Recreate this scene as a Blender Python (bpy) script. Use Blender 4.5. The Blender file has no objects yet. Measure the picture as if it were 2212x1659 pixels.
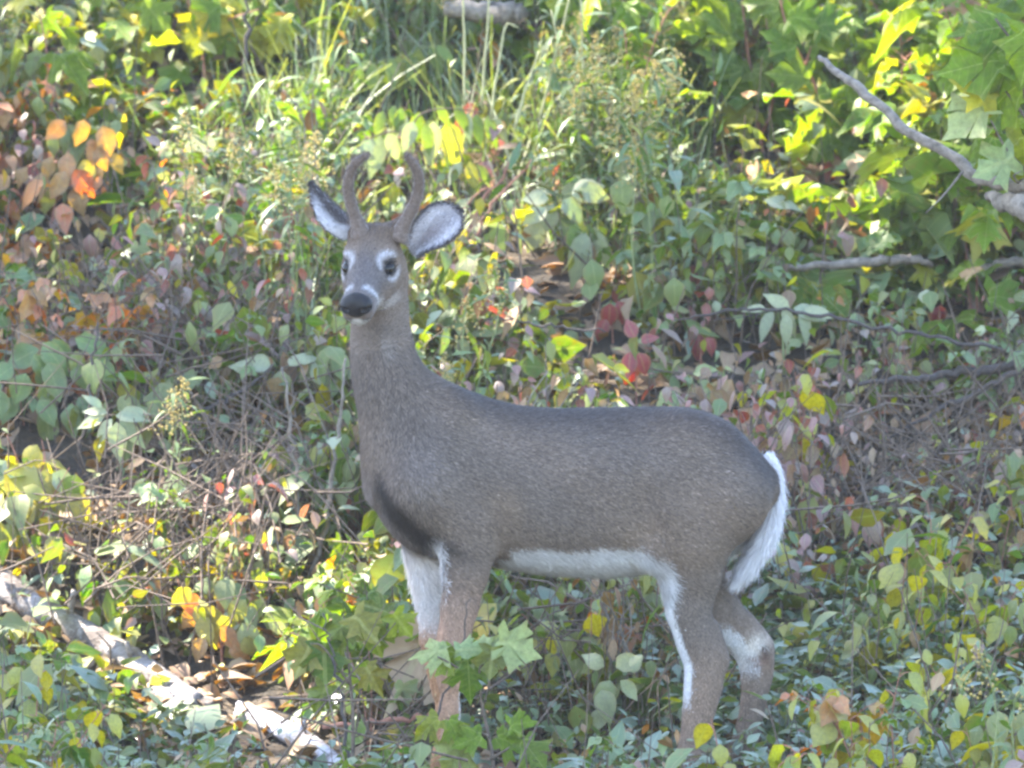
import bpy, math, random
import numpy as np
from mathutils import Vector, Matrix

random.seed(7)
RNG = np.random.default_rng(11)
scene = bpy.context.scene
COL = scene.collection

# ------------------------------------------------------------------ camera
CAM = np.array([0.0, -16.0, 1.25])
AIM = np.array([0.0, 0.0, 0.8955])
FWD = AIM - CAM
DIST = float(np.linalg.norm(FWD)); FWD = FWD / DIST
RIGHT = np.array([1.0, 0.0, 0.0])
UP = np.cross(RIGHT, FWD)
FW = 2.212                                   # metres across the frame at the deer

cd = bpy.data.cameras.new('camera')
cd.sensor_width = 36.0
cd.lens = 36.0 * DIST / FW
cd.clip_start = 0.5
cd.clip_end = 400.0
cd.dof.use_dof = True
cd.dof.focus_distance = DIST - 0.1
cd.dof.aperture_fstop = 8.0
cam = bpy.data.objects.new('camera', cd)
COL.objects.link(cam)
cam.location = CAM
cam.rotation_euler = Vector(FWD).to_track_quat('-Z', 'Y').to_euler()
scene.camera = cam

# ------------------------------------------------------------------ light
SUN_ELEV = math.radians(50.0)
SUN_AZ = math.radians(-62.0)                 # from +Y (behind the deer) towards -X (left)
SUN_TO = np.array([math.sin(SUN_AZ) * math.cos(SUN_ELEV), math.cos(SUN_AZ) * math.cos(SUN_ELEV), math.sin(SUN_ELEV)])
sd = bpy.data.lights.new('sun', 'SUN')
sd.energy = 5.0
sd.angle = math.radians(0.53)
sd.color = (1.0, 0.93, 0.82)
sun = bpy.data.objects.new('sun', sd)
COL.objects.link(sun)
sun.rotation_euler = Vector(-SUN_TO).to_track_quat('-Z', 'Y').to_euler()

world = bpy.data.worlds.new('World')
scene.world = world
world.use_nodes = True
wn = world.node_tree
sky = wn.nodes.new('ShaderNodeTexSky')
sky.sky_type = 'NISHITA'
sky.sun_disc = False
sky.sun_elevation = SUN_ELEV
sky.sun_rotation = SUN_AZ
sky.air_density = 1.0
sky.dust_density = 0.8
sky.ozone_density = 1.6
bg = wn.nodes['Background']
bg.inputs['Strength'].default_value = 0.15
wn.links.new(sky.outputs['Color'], bg.inputs['Color'])

scene.view_settings.view_transform = 'Standard'
scene.view_settings.look = 'None'
scene.view_settings.gamma = 1.0
scene.view_settings.exposure = 2.95
scene.view_settings.use_curve_mapping = False
scene.cycles.use_denoising = True
scene.cycles.max_bounces = 5
scene.cycles.diffuse_bounces = 3
scene.cycles.glossy_bounces = 2
scene.cycles.transmission_bounces = 3
scene.cycles.transparent_max_bounces = 4
scene.cycles.filter_width = 2.7

# ------------------------------------------------------------------ pixel <-> world helpers
def ray(px, py):
    """direction of the photograph's pixel (2212 x 1659 frame)"""
    return FWD * DIST + RIGHT * ((px - 1106.0) / 1000.0) + UP * ((829.5 - py) / 1000.0)

def P(px, py, y=0.0):
    d = ray(px, py)
    t = (y - CAM[1]) / d[1]
    return CAM + d * t

def proj(p):
    """world points (n,3) -> frame coordinates"""
    q = p - CAM
    dep = q @ FWD
    return 1106.0 + 1000.0 * (q @ RIGHT) / dep * DIST, 829.5 - 1000.0 * (q @ UP) / dep * DIST

def smooth01(t):
    t = np.clip(t, 0.0, 1.0)
    return t * t * (3 - 2 * t)

def ss(x, a, b):
    return smooth01((np.asarray(x, float) - a) / (b - a))

def ground_h(x, y):
    x = np.asarray(x, float); y = np.asarray(y, float)
    # a gentle bench where the deer stands, a hillside behind, level ground down by the camera
    z = np.interp(y, GYY, GZZ)
    bump = 0.035 * np.sin(x * 2.1 + y * 1.3) + 0.03 * np.sin(x * 1.1 - y * 2.3 + 1.0) + 0.015 * np.sin(x * 5.1 + y * 4.2)
    far = np.clip((np.hypot(x - 0.1, y) - 0.5) / 0.8, 0, 1)
    return z + bump * far

GYY = [-60, -20, -8, -3, -1.2, -0.45, 0.45, 1.0, 6.0, 14.0, 30.0, 60.0]
GZZ = [-1.2, -1.1, -0.95, -0.62, -0.22, -0.04, 0.06, 0.25, 2.35, 5.6, 9.5, 11.0]
def gh(x, y):
    """the same ground height for single numbers"""
    k = 0
    while k < 10 and y > GYY[k + 1]: k += 1
    z = GZZ[k] + (GZZ[k + 1] - GZZ[k]) * min(1.0, max(0.0, (y - GYY[k]) / (GYY[k + 1] - GYY[k])))
    b = 0.035 * math.sin(x * 2.1 + y * 1.3) + 0.03 * math.sin(x * 1.1 - y * 2.3 + 1.0) + 0.015 * math.sin(x * 5.1 + y * 4.2)
    return z + b * min(1.0, max(0.0, (math.hypot(x - 0.1, y) - 0.5) / 0.8))

def surf(px, py, lift=0.0, y0=-3.0, y1=14.0):
    """where the pixel's ray meets the ground raised by lift"""
    d = ray(px, py); c = CAM
    dx, dz, cy, cz = d[0] / d[1], d[2] / d[1], c[1], c[2]
    lo, hi = y0, y1
    for _ in range(22):
        m = 0.5 * (lo + hi)
        if cz + (m - cy) * dz > gh(dx * (m - cy), m) + lift: lo = m
        else: hi = m
    m = 0.5 * (lo + hi)
    return float(dx * (m - cy)), float(m)

def proj1(x, y, z):
    q = (x - CAM[0], y - CAM[1], z - CAM[2])
    dep = q[1] * FWD[1] + q[2] * FWD[2]
    return 1106.0 + 1000.0 * q[0] / dep * DIST, 829.5 - 1000.0 * (q[1] * UP[1] + q[2] * UP[2]) / dep * DIST

# ------------------------------------------------------------------ object helpers
def mesh_np(name, verts, faces, mat=None, smooth=True, colors=None, uvs=None):
    """verts (n,3); faces (m,k) array or list of such arrays"""
    me = bpy.data.meshes.new(name)
    fl = faces if isinstance(faces, list) else [faces]
    fl = [np.asarray(f, np.int32) for f in fl if len(f)]
    nl = sum(f.size for f in fl); nf = sum(len(f) for f in fl)
    me.vertices.add(len(verts)); me.loops.add(nl); me.polygons.add(nf)
    me.vertices.foreach_set('co', np.asarray(verts, np.float32).ravel())
    me.loops.foreach_set('vertex_index', np.concatenate([f.ravel() for f in fl]))
    sizes = np.concatenate([np.full(len(f), f.shape[1], np.int32) for f in fl])
    starts = np.concatenate([[0], np.cumsum(sizes)[:-1]]).astype(np.int32)
    me.polygons.foreach_set('loop_start', starts)
    me.update(calc_edges=True)
    me.polygons.foreach_set('use_smooth', np.full(nf, smooth, bool))
    if colors is not None:
        c = np.ones((len(verts), 4), np.float32)
        c[:, :colors.shape[1]] = colors
        a = me.color_attributes.new('Col', 'FLOAT_COLOR', 'POINT')
        a.data.foreach_set('color', c.ravel())
    if uvs is not None:
        uv = me.uv_layers.new(name='UVMap')
        li = np.empty(nl, np.int32); me.loops.foreach_get('vertex_index', li)
        uv.data.foreach_set('uv', np.asarray(uvs, np.float32)[li].ravel())
    if mat is not None:
        for m in (mat if isinstance(mat, (list, tuple)) else [mat]): me.materials.append(m)
    me.validate()
    return me

def link(name, data, parent=None):
    o = bpy.data.objects.new(name, data)
    COL.objects.link(o)
    if parent is not None: o.parent = parent
    return o

def tag(o, label=None, cat=None, group=None, kind=None):
    if label: o['label'] = label
    if cat: o['category'] = cat
    if group: o['group'] = group
    if kind: o['kind'] = kind
    return o

def thing(name, label, cat, loc, rz=0.0, group=None):
    o = bpy.data.objects.new(name, None)
    o.empty_display_size = 0.05
    COL.objects.link(o)
    o.location = loc; o.rotation_euler = (0, 0, rz)
    return tag(o, label, cat, group)

def tube(pts, radii, n=8, cap=True):
    """tapered tube through points -> verts, [quads, tris]"""
    pts = np.asarray(pts, float); radii = np.asarray(radii, float)
    k = len(pts)
    t = np.gradient(pts, axis=0)
    t /= np.linalg.norm(t, axis=1)[:, None] + 1e-9
    ref = np.array([0.0, 0.0, 1.0]) if abs(t[0][2]) < 0.9 else np.array([1.0, 0.0, 0.0])
    V = []
    a = ref - t[0] * (ref @ t[0])
    for i in range(k):
        a = a - t[i] * (a @ t[i]); a /= np.linalg.norm(a) + 1e-9
        b = np.cross(t[i], a)
        ang = np.linspace(0, 2 * math.pi, n, endpoint=False)
        V.append(pts[i] + radii[i] * (np.cos(ang)[:, None] * a + np.sin(ang)[:, None] * b))
    V = np.concatenate(V)
    i = np.arange(k - 1)[:, None] * n; j = np.arange(n)[None, :]; j2 = (j + 1) % n
    Q = np.stack([i + j, i + j2, i + n + j2, i + n + j], -1).reshape(-1, 4)
    T = np.zeros((0, 3), int)
    if cap:
        V = np.concatenate([V, pts[:1], pts[-1:]])
        c0, c1 = len(V) - 2, len(V) - 1
        jj = np.arange(n); jn = (jj + 1) % n
        T = np.concatenate([np.stack([np.full(n, c0), jn, jj], -1),
                            np.stack([np.full(n, c1), (k - 1) * n + jj, (k - 1) * n + jn], -1)])
    return V, Q, T

def spline(pts, n):
    """Catmull-Rom resampling of (k,d) points"""
    p = np.asarray(pts, float)
    q = np.concatenate([[2 * p[0] - p[1]], p, [2 * p[-1] - p[-2]]])
    out = []
    ts = np.linspace(0, len(p) - 1, n)
    for t in ts:
        i = min(int(t), len(p) - 2); f = t - i
        a, b, c, d = q[i], q[i + 1], q[i + 2], q[i + 3]
        out.append(0.5 * (2 * b + (c - a) * f + (2 * a - 5 * b + 4 * c - d) * f * f + (3 * b - a - 3 * c + d) * f ** 3))
    return np.array(out)

class Bag:
    """collects shapes for one mesh"""
    def __init__(s): s.V = []; s.Q = []; s.T = []; s.n = 0
    def add(s, V, Q=None, T=None):
        s.V.append(V)
        if Q is not None and len(Q): s.Q.append(np.asarray(Q) + s.n)
        if T is not None and len(T): s.T.append(np.asarray(T) + s.n)
        s.n += len(V)
    def mesh(s, name, mat, smooth=True, colors=None):
        f = []
        if s.Q: f.append(np.concatenate(s.Q))
        if s.T: f.append(np.concatenate(s.T))
        return mesh_np(name, np.concatenate(s.V), f, mat, smooth, colors)

# ------------------------------------------------------------------ materials
def new_mat(name):
    m = bpy.data.materials.new(name); m.use_nodes = True
    nt = m.node_tree
    return m, nt, nt.nodes['Principled BSDF']

def N(nt, t, **kw):
    n = nt.nodes.new(t)
    for k, v in kw.items(): setattr(n, k, v)
    return n

def ramp(nt, stops, interp='LINEAR'):
    r = N(nt, 'ShaderNodeValToRGB'); r.color_ramp.interpolation = interp
    el = r.color_ramp.elements
    while len(el) < len(stops): el.new(0.5)
    for e, (p, c) in zip(el, stops):
        e.position = p; e.color = (c[0], c[1], c[2], 1)
    return r

def mix_rgb(nt, mode, fac, a, b):
    m = N(nt, 'ShaderNodeMix', data_type='RGBA', blend_type=mode)
    for sock, v in ((m.inputs[0], fac), (m.inputs[6], a), (m.inputs[7], b)):
        if isinstance(v, bpy.types.NodeSocket): nt.links.new(v, sock)
        elif isinstance(v, (int, float)): sock.default_value = v
        else: sock.default_value = (v[0], v[1], v[2], 1)
    return m.outputs[2]

def math_n(nt, op, a, b=0.0):
    m = N(nt, 'ShaderNodeMath', operation=op)
    for sock, v in ((m.inputs[0], a), (m.inputs[1], b)):
        if isinstance(v, bpy.types.NodeSocket): nt.links.new(v, sock)
        else: sock.default_value = v
    return m.outputs[0]

def noise(nt, scale, detail=3, rough=0.6, coord='Object'):
    tc = N(nt, 'ShaderNodeTexCoord')
    n = N(nt, 'ShaderNodeTexNoise')
    n.inputs['Scale'].default_value = scale; n.inputs['Detail'].default_value = detail
    n.inputs['Roughness'].default_value = rough
    nt.links.new(tc.outputs[coord], n.inputs['Vector'])
    return n

def bump(nt, bsdf, h, strength, dist=0.01):
    b = N(nt, 'ShaderNodeBump')
    b.inputs['Strength'].default_value = strength; b.inputs['Distance'].default_value = dist
    nt.links.new(h, b.inputs['Height']); nt.links.new(b.outputs[0], bsdf.inputs['Normal'])

def leaf_mat(name, cols, rib=0.035, palmate=False, under=(0.30, 0.34, 0.26), under_mix=0.55, rough=0.45, trans=0.32, vein=0.25, spot=(0.16, 0.09, 0.04), spot_amt=0.5, spec=0.4, edge=(0.22, 0.17, 0.07)):
    """leaf with a colour for each leaf, a pale midrib, a paler underside, blotches and light shining through"""
    m, nt, bs = new_mat(name)
    oi = N(nt, 'ShaderNodeObjectInfo'); ge = N(nt, 'ShaderNodeNewGeometry')
    r = math_n(nt, 'FRACT', math_n(nt, 'ADD', oi.outputs['Random'], ge.outputs['Random Per Island']))
    k = len(cols)
    rp = ramp(nt, [(i / max(1, k - 1), c) for i, c in enumerate(cols)])
    nt.links.new(r, rp.inputs[0])
    col = rp.outputs[0]
    uv = N(nt, 'ShaderNodeUVMap'); sp = N(nt, 'ShaderNodeSeparateXYZ')
    nt.links.new(uv.outputs[0], sp.inputs[0])
    mid = math_n(nt, 'ABSOLUTE', math_n(nt, 'SUBTRACT', sp.outputs[1], 0.5))
    mr = math_n(nt, 'LESS_THAN', mid, rib)
    # side veins: stripes across the blade
    if palmate:
        cx_ = math_n(nt, 'ADD', sp.outputs[0], 0.03); cy_ = math_n(nt, 'SUBTRACT', sp.outputs[1], 0.5)
        an_ = math_n(nt, 'ARCTAN2', math_n(nt, 'MULTIPLY', cy_, 1.25), cx_)
        rd_ = math_n(nt, 'POWER', math_n(nt, 'ADD', math_n(nt, 'MULTIPLY', cx_, cx_), math_n(nt, 'MULTIPLY', cy_, cy_)), 0.5)
        fr_ = math_n(nt, 'ABSOLUTE', math_n(nt, 'SUBTRACT', math_n(nt, 'FRACT', math_n(nt, 'ADD', math_n(nt, 'DIVIDE', an_, 0.80), 0.5)), 0.5))
        mr = math_n(nt, 'LESS_THAN', math_n(nt, 'MULTIPLY', fr_, rd_), 0.011)
    wv = math_n(nt, 'SINE', math_n(nt, 'MULTIPLY', math_n(nt, 'SUBTRACT', sp.outputs[0], math_n(nt, 'MULTIPLY', mid, 0.5)), 52.0))
    wv = math_n(nt, 'MULTIPLY', math_n(nt, 'MAXIMUM', math_n(nt, 'SUBTRACT', wv, 0.8), 0.0), 2.0)
    col = mix_rgb(nt, 'MIX', math_n(nt, 'MULTIPLY', math_n(nt, 'MAXIMUM', mr, wv), vein), col, (0.42, 0.43, 0.22))
    nz = noise(nt, 38.0, 4, 0.65)
    nr = ramp(nt, [(0.52, (0, 0, 0)), (0.72, (1, 1, 1))]); nt.links.new(nz.outputs[0], nr.inputs[0])
    col = mix_rgb(nt, 'MIX', math_n(nt, 'MULTIPLY', nr.outputs[0], spot_amt), col, spot)
    eg = math_n(nt, 'MULTIPLY', math_n(nt, 'MULTIPLY', math_n(nt, 'MAXIMUM', math_n(nt, 'SUBTRACT', mid, 0.30), 0.0), 4.5), nz.outputs[0])
    col = mix_rgb(nt, 'MIX', eg, col, edge)
    nz2 = noise(nt, 9.0, 2, 0.5)
    hs = N(nt, 'ShaderNodeHueSaturation'); hs.inputs['Saturation'].default_value = 1.2; nt.links.new(col, hs.inputs['Color'])
    nt.links.new(math_n(nt, 'ADD', math_n(nt, 'MULTIPLY', nz2.outputs[0], 1.1), 0.45), hs.inputs['Value'])
    col = hs.outputs[0]
    cu = mix_rgb(nt, 'MIX', under_mix, col, under)
    face = mix_rgb(nt, 'MIX', ge.outputs['Backfacing'], col, cu)
    nt.links.new(face, bs.inputs['Base Color'])
    bs.inputs['Roughness'].default_value = rough
    bs.inputs['Specular IOR Level'].default_value = spec
    tr = N(nt, 'ShaderNodeBsdfTranslucent')
    hs2 = N(nt, 'ShaderNodeHueSaturation'); hs2.inputs['Saturation'].default_value = 1.25; hs2.inputs['Value'].default_value = 1.7
    nt.links.new(col, hs2.inputs['Color']); nt.links.new(hs2.outputs[0], tr.inputs['Color'])
    mx = N(nt, 'ShaderNodeMixShader'); mx.inputs[0].default_value = trans
    out = nt.nodes['Material Output']
    nt.links.new(bs.outputs[0], mx.inputs[1]); nt.links.new(tr.outputs[0], mx.inputs[2]); nt.links.new(mx.outputs[0], out.inputs['Surface'])
    bump(nt, bs, wv, 0.25, 0.002)
    return m

def bark_mat(name, dark, light, scale=60.0, rough=0.85, stretch=None):
    m, nt, bs = new_mat(name)
    nz = noise(nt, scale, 5, 0.7)
    if stretch is not None:
        mp = N(nt, 'ShaderNodeMapping'); mp.inputs['Scale'].default_value = stretch
        tc = N(nt, 'ShaderNodeTexCoord'); nt.links.new(tc.outputs['Object'], mp.inputs[0]); nt.links.new(mp.outputs[0], nz.inputs['Vector'])
    rp = ramp(nt, [(0.33, dark), (0.62, light)]); nt.links.new(nz.outputs[0], rp.inputs[0])
    nt.links.new(rp.outputs[0], bs.inputs['Base Color']); bs.inputs['Roughness'].default_value = rough
    bump(nt, bs, nz.outputs[0], 0.6, 0.006)
    return m

#--DEER-BEGIN
# ------------------------------------------------------------------ the deer
BETA = math.radians(15.0)
E_AX = np.array([math.cos(BETA), math.sin(BETA), 0.0])       # chest -> rump
N_AX = np.array([math.sin(BETA), -math.cos(BETA), 0.0])      # towards the near flank
M0 = np.array([0.094, 0.0, 0.0])

def on_mid(px, py, off=0.0):
    """point on the deer's midplane (moved off metres to the near flank) seen at the pixel"""
    s = 0.0
    for _ in range(4):
        b = M0 + s * E_AX + off * N_AX
        q = P(px, py, b[1])
        s += (q[0] - b[0]) / E_AX[0]
    b = M0 + s * E_AX + off * N_AX
    return P(px, py, b[1])

def Sx(px):
    return float((on_mid(px, 1000) - M0) @ E_AX)

H = 0.0048
class Field:
    def __init__(s, lo, hi, h):
        s.h = h; s.lo = np.array(lo, float)
        s.n = np.ceil((np.array(hi) - s.lo) / h).astype(int) + 1
        s.v = np.full(s.n, 1.0, np.float32)
    def box(s, lo, hi, pad):
        a = np.maximum(np.floor((np.asarray(lo) - pad - s.lo) / s.h).astype(int), 0)
        b = np.minimum(np.ceil((np.asarray(hi) + pad - s.lo) / s.h).astype(int) + 1, s.n)
        sl = tuple(slice(i, j) for i, j in zip(a, b))
        ax = [(s.lo[i] + s.h * np.arange(a[i], b[i])).astype(np.float32) for i in range(3)]
        return sl, np.meshgrid(*ax, indexing='ij', sparse=True)
    def put(s, sl, d, k):
        o = s.v[sl]
        if k > 0:
            hh = np.clip(0.5 + 0.5 * (o - d) / k, 0, 1)
            s.v[sl] = o + (d - o) * hh - k * hh * (1 - hh)
        else:
            s.v[sl] = np.minimum(o, d)
    def cut(s, sl, d, k):
        o = s.v[sl]
        hh = np.clip(0.5 - 0.5 * (o + d) / k, 0, 1)
        s.v[sl] = o + (-d - o) * hh + k * hh * (1 - hh)
    def cone(s, a, b, ra, rb, k=0.03, n=None, f=1.0, cut=False):
        a = np.asarray(a, float); b = np.asarray(b, float)
        r = max(ra, rb) * max(1.0, f)
        sl, (X, Y, Z) = s.box(np.minimum(a, b) - r, np.maximum(a, b) + r, k + 0.02)
        ab = b - a; L2 = float(ab @ ab) + 1e-12
        t = np.clip(((X - a[0]) * ab[0] + (Y - a[1]) * ab[1] + (Z - a[2]) * ab[2]) / L2, 0, 1)
        rx = X - a[0] - t * ab[0]; ry = Y - a[1] - t * ab[1]; rz = Z - a[2] - t * ab[2]
        if n is not None:
            c = (rx * n[0] + ry * n[1] + rz * n[2]) * (1.0 / f - 1.0)
            rx = rx + n[0] * c; ry = ry + n[1] * c; rz = rz + n[2] * c
        d = (np.sqrt(rx * rx + ry * ry + rz * rz) - (ra + (rb - ra) * t)) * min(1.0, f)
        (s.cut if cut else s.put)(sl, d.astype(np.float32), k)
    def chain(s, nodes, k=0.03, n=None, f=1.0):
        for (a, ra), (b, rb) in zip(nodes[:-1], nodes[1:]): s.cone(a, b, ra, rb, k, n, f)
    def ell(s, c, axes, rad, k=0.02, cut=False):
        c = np.asarray(c, float); rad = np.asarray(rad, float); R = rad.max()
        sl, (X, Y, Z) = s.box(c - R, c + R, k + 0.02)
        q = 0
        for a, r in zip(axes, rad):
            q = q + (((X - c[0]) * a[0] + (Y - c[1]) * a[1] + (Z - c[2]) * a[2]) / r) ** 2
        d = ((np.sqrt(q) - 1) * rad.min()).astype(np.float32)
        (s.cut if cut else s.put)(sl, d, k)
    def loft(s, org, ax, lat, up, st, k=0.03, p=2.0, taper=0.0, lo=None, hi=None):
        """st rows: position along ax, top, bottom, half width, lateral centre"""
        st = np.asarray(st, float)
        tt = np.linspace(st[0, 0], st[-1, 0], 240)
        tab = np.stack([np.interp(tt, st[:, 0], st[:, j]) for j in range(1, st.shape[1])], -1)
        ker = np.hanning(17); ker /= ker.sum()
        pad = np.concatenate([np.repeat(tab[:1], 8, 0), tab, np.repeat(tab[-1:], 8, 0)])
        tab = np.stack([np.convolve(pad[:, j], ker, 'valid') for j in range(tab.shape[1])], -1)
        sl, (X, Y, Z) = s.box(lo, hi, 0.0)
        dx, dy, dz = X - org[0], Y - org[1], Z - org[2]
        A = (dx * ax[0] + dy * ax[1] + dz * ax[2]).astype(np.float32)
        U = (dx * lat[0] + dy * lat[1] + dz * lat[2]).astype(np.float32)
        W = (dx * up[0] + dy * up[1] + dz * up[2]).astype(np.float32)
        Ac = np.clip(A, tt[0], tt[-1])
        top = np.interp(Ac, tt, tab[:, 0]); bot = np.interp(Ac, tt, tab[:, 1]); hw = np.interp(Ac, tt, tab[:, 2])
        if tab.shape[1] > 3: U = U - np.interp(Ac, tt, tab[:, 3])
        c = 0.5 * (top + bot); hh = 0.5 * (top - bot)
        v = (W - c) / hh
        w = hw * (1 - taper * np.clip(v, 0, 1) ** 2)
        rho = (np.abs(U / w) ** p + np.abs(v) ** p) ** (1.0 / p)
        d = (rho - 1) * np.minimum(hh, w)
        ex = np.abs(A - Ac)
        d = np.where(ex > 0, np.sqrt(np.maximum(d, 0) ** 2 + ex * ex) + 0.0005, d)
        s.put(sl, d.astype(np.float32), k)
    def surface(s):
        """surface nets"""
        v = s.v; ins = v < 0
        nx, ny, nz = v.shape
        acc = np.zeros((nx - 1, ny - 1, nz - 1, 3), np.float32); cnt = np.zeros((nx - 1, ny - 1, nz - 1), np.float32)
        def sh(a, o): return a[o[0]:nx - 1 + o[0], o[1]:ny - 1 + o[1], o[2]:nz - 1 + o[2]]
        for d in range(3):
            for i in (0, 1):
                for j in (0, 1):
                    o0 = [0, 0, 0]; oth = [q for q in range(3) if q != d]
                    o0[oth[0]] = i; o0[oth[1]] = j
                    o1 = list(o0); o1[d] = 1
                    c = sh(ins, o0) != sh(ins, o1)
                    idx = np.nonzero(c)
                    a = sh(v, o0)[idx]; b = sh(v, o1)[idx]
                    t = a / (a - b)
                    pt = np.tile(np.array(o0, np.float32), (len(t), 1)); pt[:, d] = t
                    acc[idx] += pt; cnt[idx] += 1
        cells = np.nonzero(cnt > 0)
        vid = np.full(cnt.shape, -1, np.int64); vid[cells] = np.arange(len(cells[0]))
        V = (np.stack(cells, -1) + acc[cells] / cnt[cells][:, None]) * s.h + s.lo
        F = []
        for d in range(3):
            o1 = [0, 0, 0]; o1[d] = 1
            sl0 = tuple(slice(0, v.shape[q] - o1[q]) for q in range(3)); sl1 = tuple(slice(o1[q], v.shape[q]) for q in range(3))
            c = np.stack(np.nonzero(ins[sl0] != ins[sl1]), -1)
            flip = ins[sl0][tuple(c.T)]
            a, b = (d + 1) % 3, (d + 2) % 3
            q = []
            for da, db in ((-1, -1), (0, -1), (0, 0), (-1, 0)):
                e = c.copy(); e[:, a] += da; e[:, b] += db
                q.append(vid[tuple(e.T)])
            q = np.stack(q, -1)
            q[~flip] = q[~flip][:, ::-1]
            F.append(q)
        return V, np.concatenate(F)

def vnormals(V, F):
    n = np.zeros_like(V)
    fn = np.cross(V[F[:, 2]] - V[F[:, 0]], V[F[:, 3]] - V[F[:, 1]])
    for j in range(4): np.add.at(n, F[:, j], fn)
    return n / (np.linalg.norm(n, axis=1)[:, None] + 1e-12)

# head frame: between the eyes, forward to the nose
EYE_Y = -0.135
HO = P(799, 571, EYE_Y)
HF = np.array([-0.027, -0.132, -0.084]); HF /= np.linalg.norm(HF)
HL = np.array([-HF[1], HF[0], 0.0]); HL /= np.linalg.norm(HL)      # towards the viewer's right
HU = np.cross(HF, HL); HU = HU if HU[2] > 0 else -HU
def hp(f, l, u): return HO + HF * f + HL * l + HU * u
def EYE(sg): return (.0175, sg * .0412, .003)

def build_deer():
    F = Field((-0.40, -0.42, -0.06), (0.68, 0.36, 1.36), H)
    # trunk
    st = [(802, 960, 1075, .035), (818, 915, 1112, .060), (850, 880, 1158, .085), (890, 852, 1190, .102), (940, 834, 1207, .116),
          (1000, 840, 1216, .130), (1060, 862, 1222, .140), (1120, 877, 1230, .146), (1200, 883, 1240, .150),
          (1300, 881, 1245, .150), (1390, 880, 1236, .146), (1440, 881, 1212, .143), (1500, 892, 1180, .138), (1560, 919, 1160, .126),
          (1610, 953, 1140, .106), (1645, 985, 1115, .078), (1668, 1012, 1085, .045)]
    rows = []
    for px, a, b, w in st:
        rows.append((Sx(px), on_mid(px, a)[2], on_mid(px, b)[2], w))
    F.loft(M0, E_AX, N_AX, np.array([0, 0, 1.0]), rows, 0.0, 2.15, 0.22, (-0.36, -0.36, 0.40), (0.64, 0.36, 1.0))
    # neck: left and right outline by height, depth centre and half depth
    nk = [(600, 775, 878, .050, -.085), (650, 768, 882, .056, -.085), (700, 758, 884, .060, -.085), (760, 757, 897, .066, -.085), (800, 759, 917, .072, -.085),
          (840, 764, 955, .080, -.085), (890, 774, 1000, .088, -.080), (950, 787, 1030, .094, -.075), (1010, 797, 1040, .090, -.070), (1060, 806, 1020, .08, -.07)]
    rows = []
    for py, l, r, hd, yc in nk[::-1]:
        pl, pr = P(l, py, yc), P(r, py, yc)
        rows.append((pl[2], pr[0], pl[0], hd, yc))
    F.loft(np.zeros(3), np.array([0, 0, 1.0]), np.array([0, 1.0, 0]), np.array([1.0, 0, 0]), rows, 0.05, 2.1, 0.15, (-0.40, -0.25, 0.62), (0.02, 0.10, 1.16))
    # head
    hd = [(-.112, .030, -.030, .026), (-.09, .050, -.062, .045), (-.06, .057, -.086, .059), (-.03, .056, -.092, .061), (0.0, .047, -.088, .058),
          (.03, .036, -.078, .049), (.06, .029, -.066, .041), (.09, .025, -.055, .0355), (.12, .024, -.049, .034), (.145, .022, -.045, .034), (.158, .012, -.042, .029), (.166, -.006, -.036, .018)]
    F.loft(HO, HF, HL, HU, hd, 0.022, 2.25, 0.12, HO - 0.2, HO + 0.19)
    for sg in (-1, 1):
        F.cone(hp(-.016, sg * .044, .022), hp(.012, sg * .040, .019), .013, .011, 0.018)           # brow
        F.cone(hp(-.035, sg * .046, -.03), hp(.035, sg * .036, -.03), .020, .014, 0.03)            # cheek bone
        F.cone(hp(-.05, sg * .032, -.07), hp(.06, sg * .020, -.048), .022, .014, 0.03)             # jaw
        F.cone(hp(.13, sg * .024, -.018), hp(.155, sg * .020, -.024), .015, .013, 0.015)           # upper lip
        F.cone(hp(-.085, sg * .042, .034), hp(-.092, sg * .056, .044), .020, .016, 0.02)           # ear root
        F.cone(hp(-.050, sg * .030, .034), hp(-.055, sg * .033, .042), .020, .018, 0.02)          # pedicle
        F.ell(hp(.024, sg * .052, .002), (HF, HL, HU), (.018, .014, .013), 0.008, cut=True)        # eye socket
    F.cone(hp(.10, -.012, -.048), hp(.145, 0, -.046), .016, .014, 0.02)                            # chin
    # shoulders, thighs
    def om(px, py, off): return on_mid(px, py, off)
    for sg, dx in ((1, 0), (-1, -30)):
        F.chain([(om(965 + dx, 900, sg * .064), .060), (om(915 + dx, 1050, sg * .084), .068), (om(990 + dx, 1130, sg * .086), .056)], 0.032, N_AX, 0.84)
    F.chain([(om(1535, 985, .065), .075), (om(1560, 1080, .085), .085), (om(1490, 1170, .092), .068), (om(1500, 1240, .080), .050)], 0.04, N_AX, 0.82)
    F.chain([(om(1470, 960, .06), .06), (om(1440, 1120, .100), .054), (om(1455, 1190, .09), .045)], 0.04, N_AX, 0.8)
    F.chain([(om(1535, 985, -.065), .075), (om(1560, 1090, -.085), .08), (om(1500, 1180, -.090), .066)], 0.06, N_AX, 0.72)
    F.chain([(om(1460, 970, -.06), .06), (om(1420, 1140, -.095), .052)], 0.06, N_AX, 0.7)
    # legs as chains of (pixel x, pixel y, offset, radius); the last nodes stand on the ground
    legs = {}
    legs['nf'] = [(1012, 1140, .082, 0.0484), (1011, 1190, .084, 0.0446), (1005, 1245, .086, 0.0372), (992, 1316, .086, 0.0321), (980, 1380, .085, 0.0274),
                  (974, 1428, .085, 0.0246), (973, 1465, .085, 0.0200), (970, 1540, .085, 0.0163), (974, 1610, .085, 0.0160), (982, 1655, .086, 0.0191), (972, 1690, .088, 0.0153), (962, 1712, .09, 0.0167)]
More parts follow.
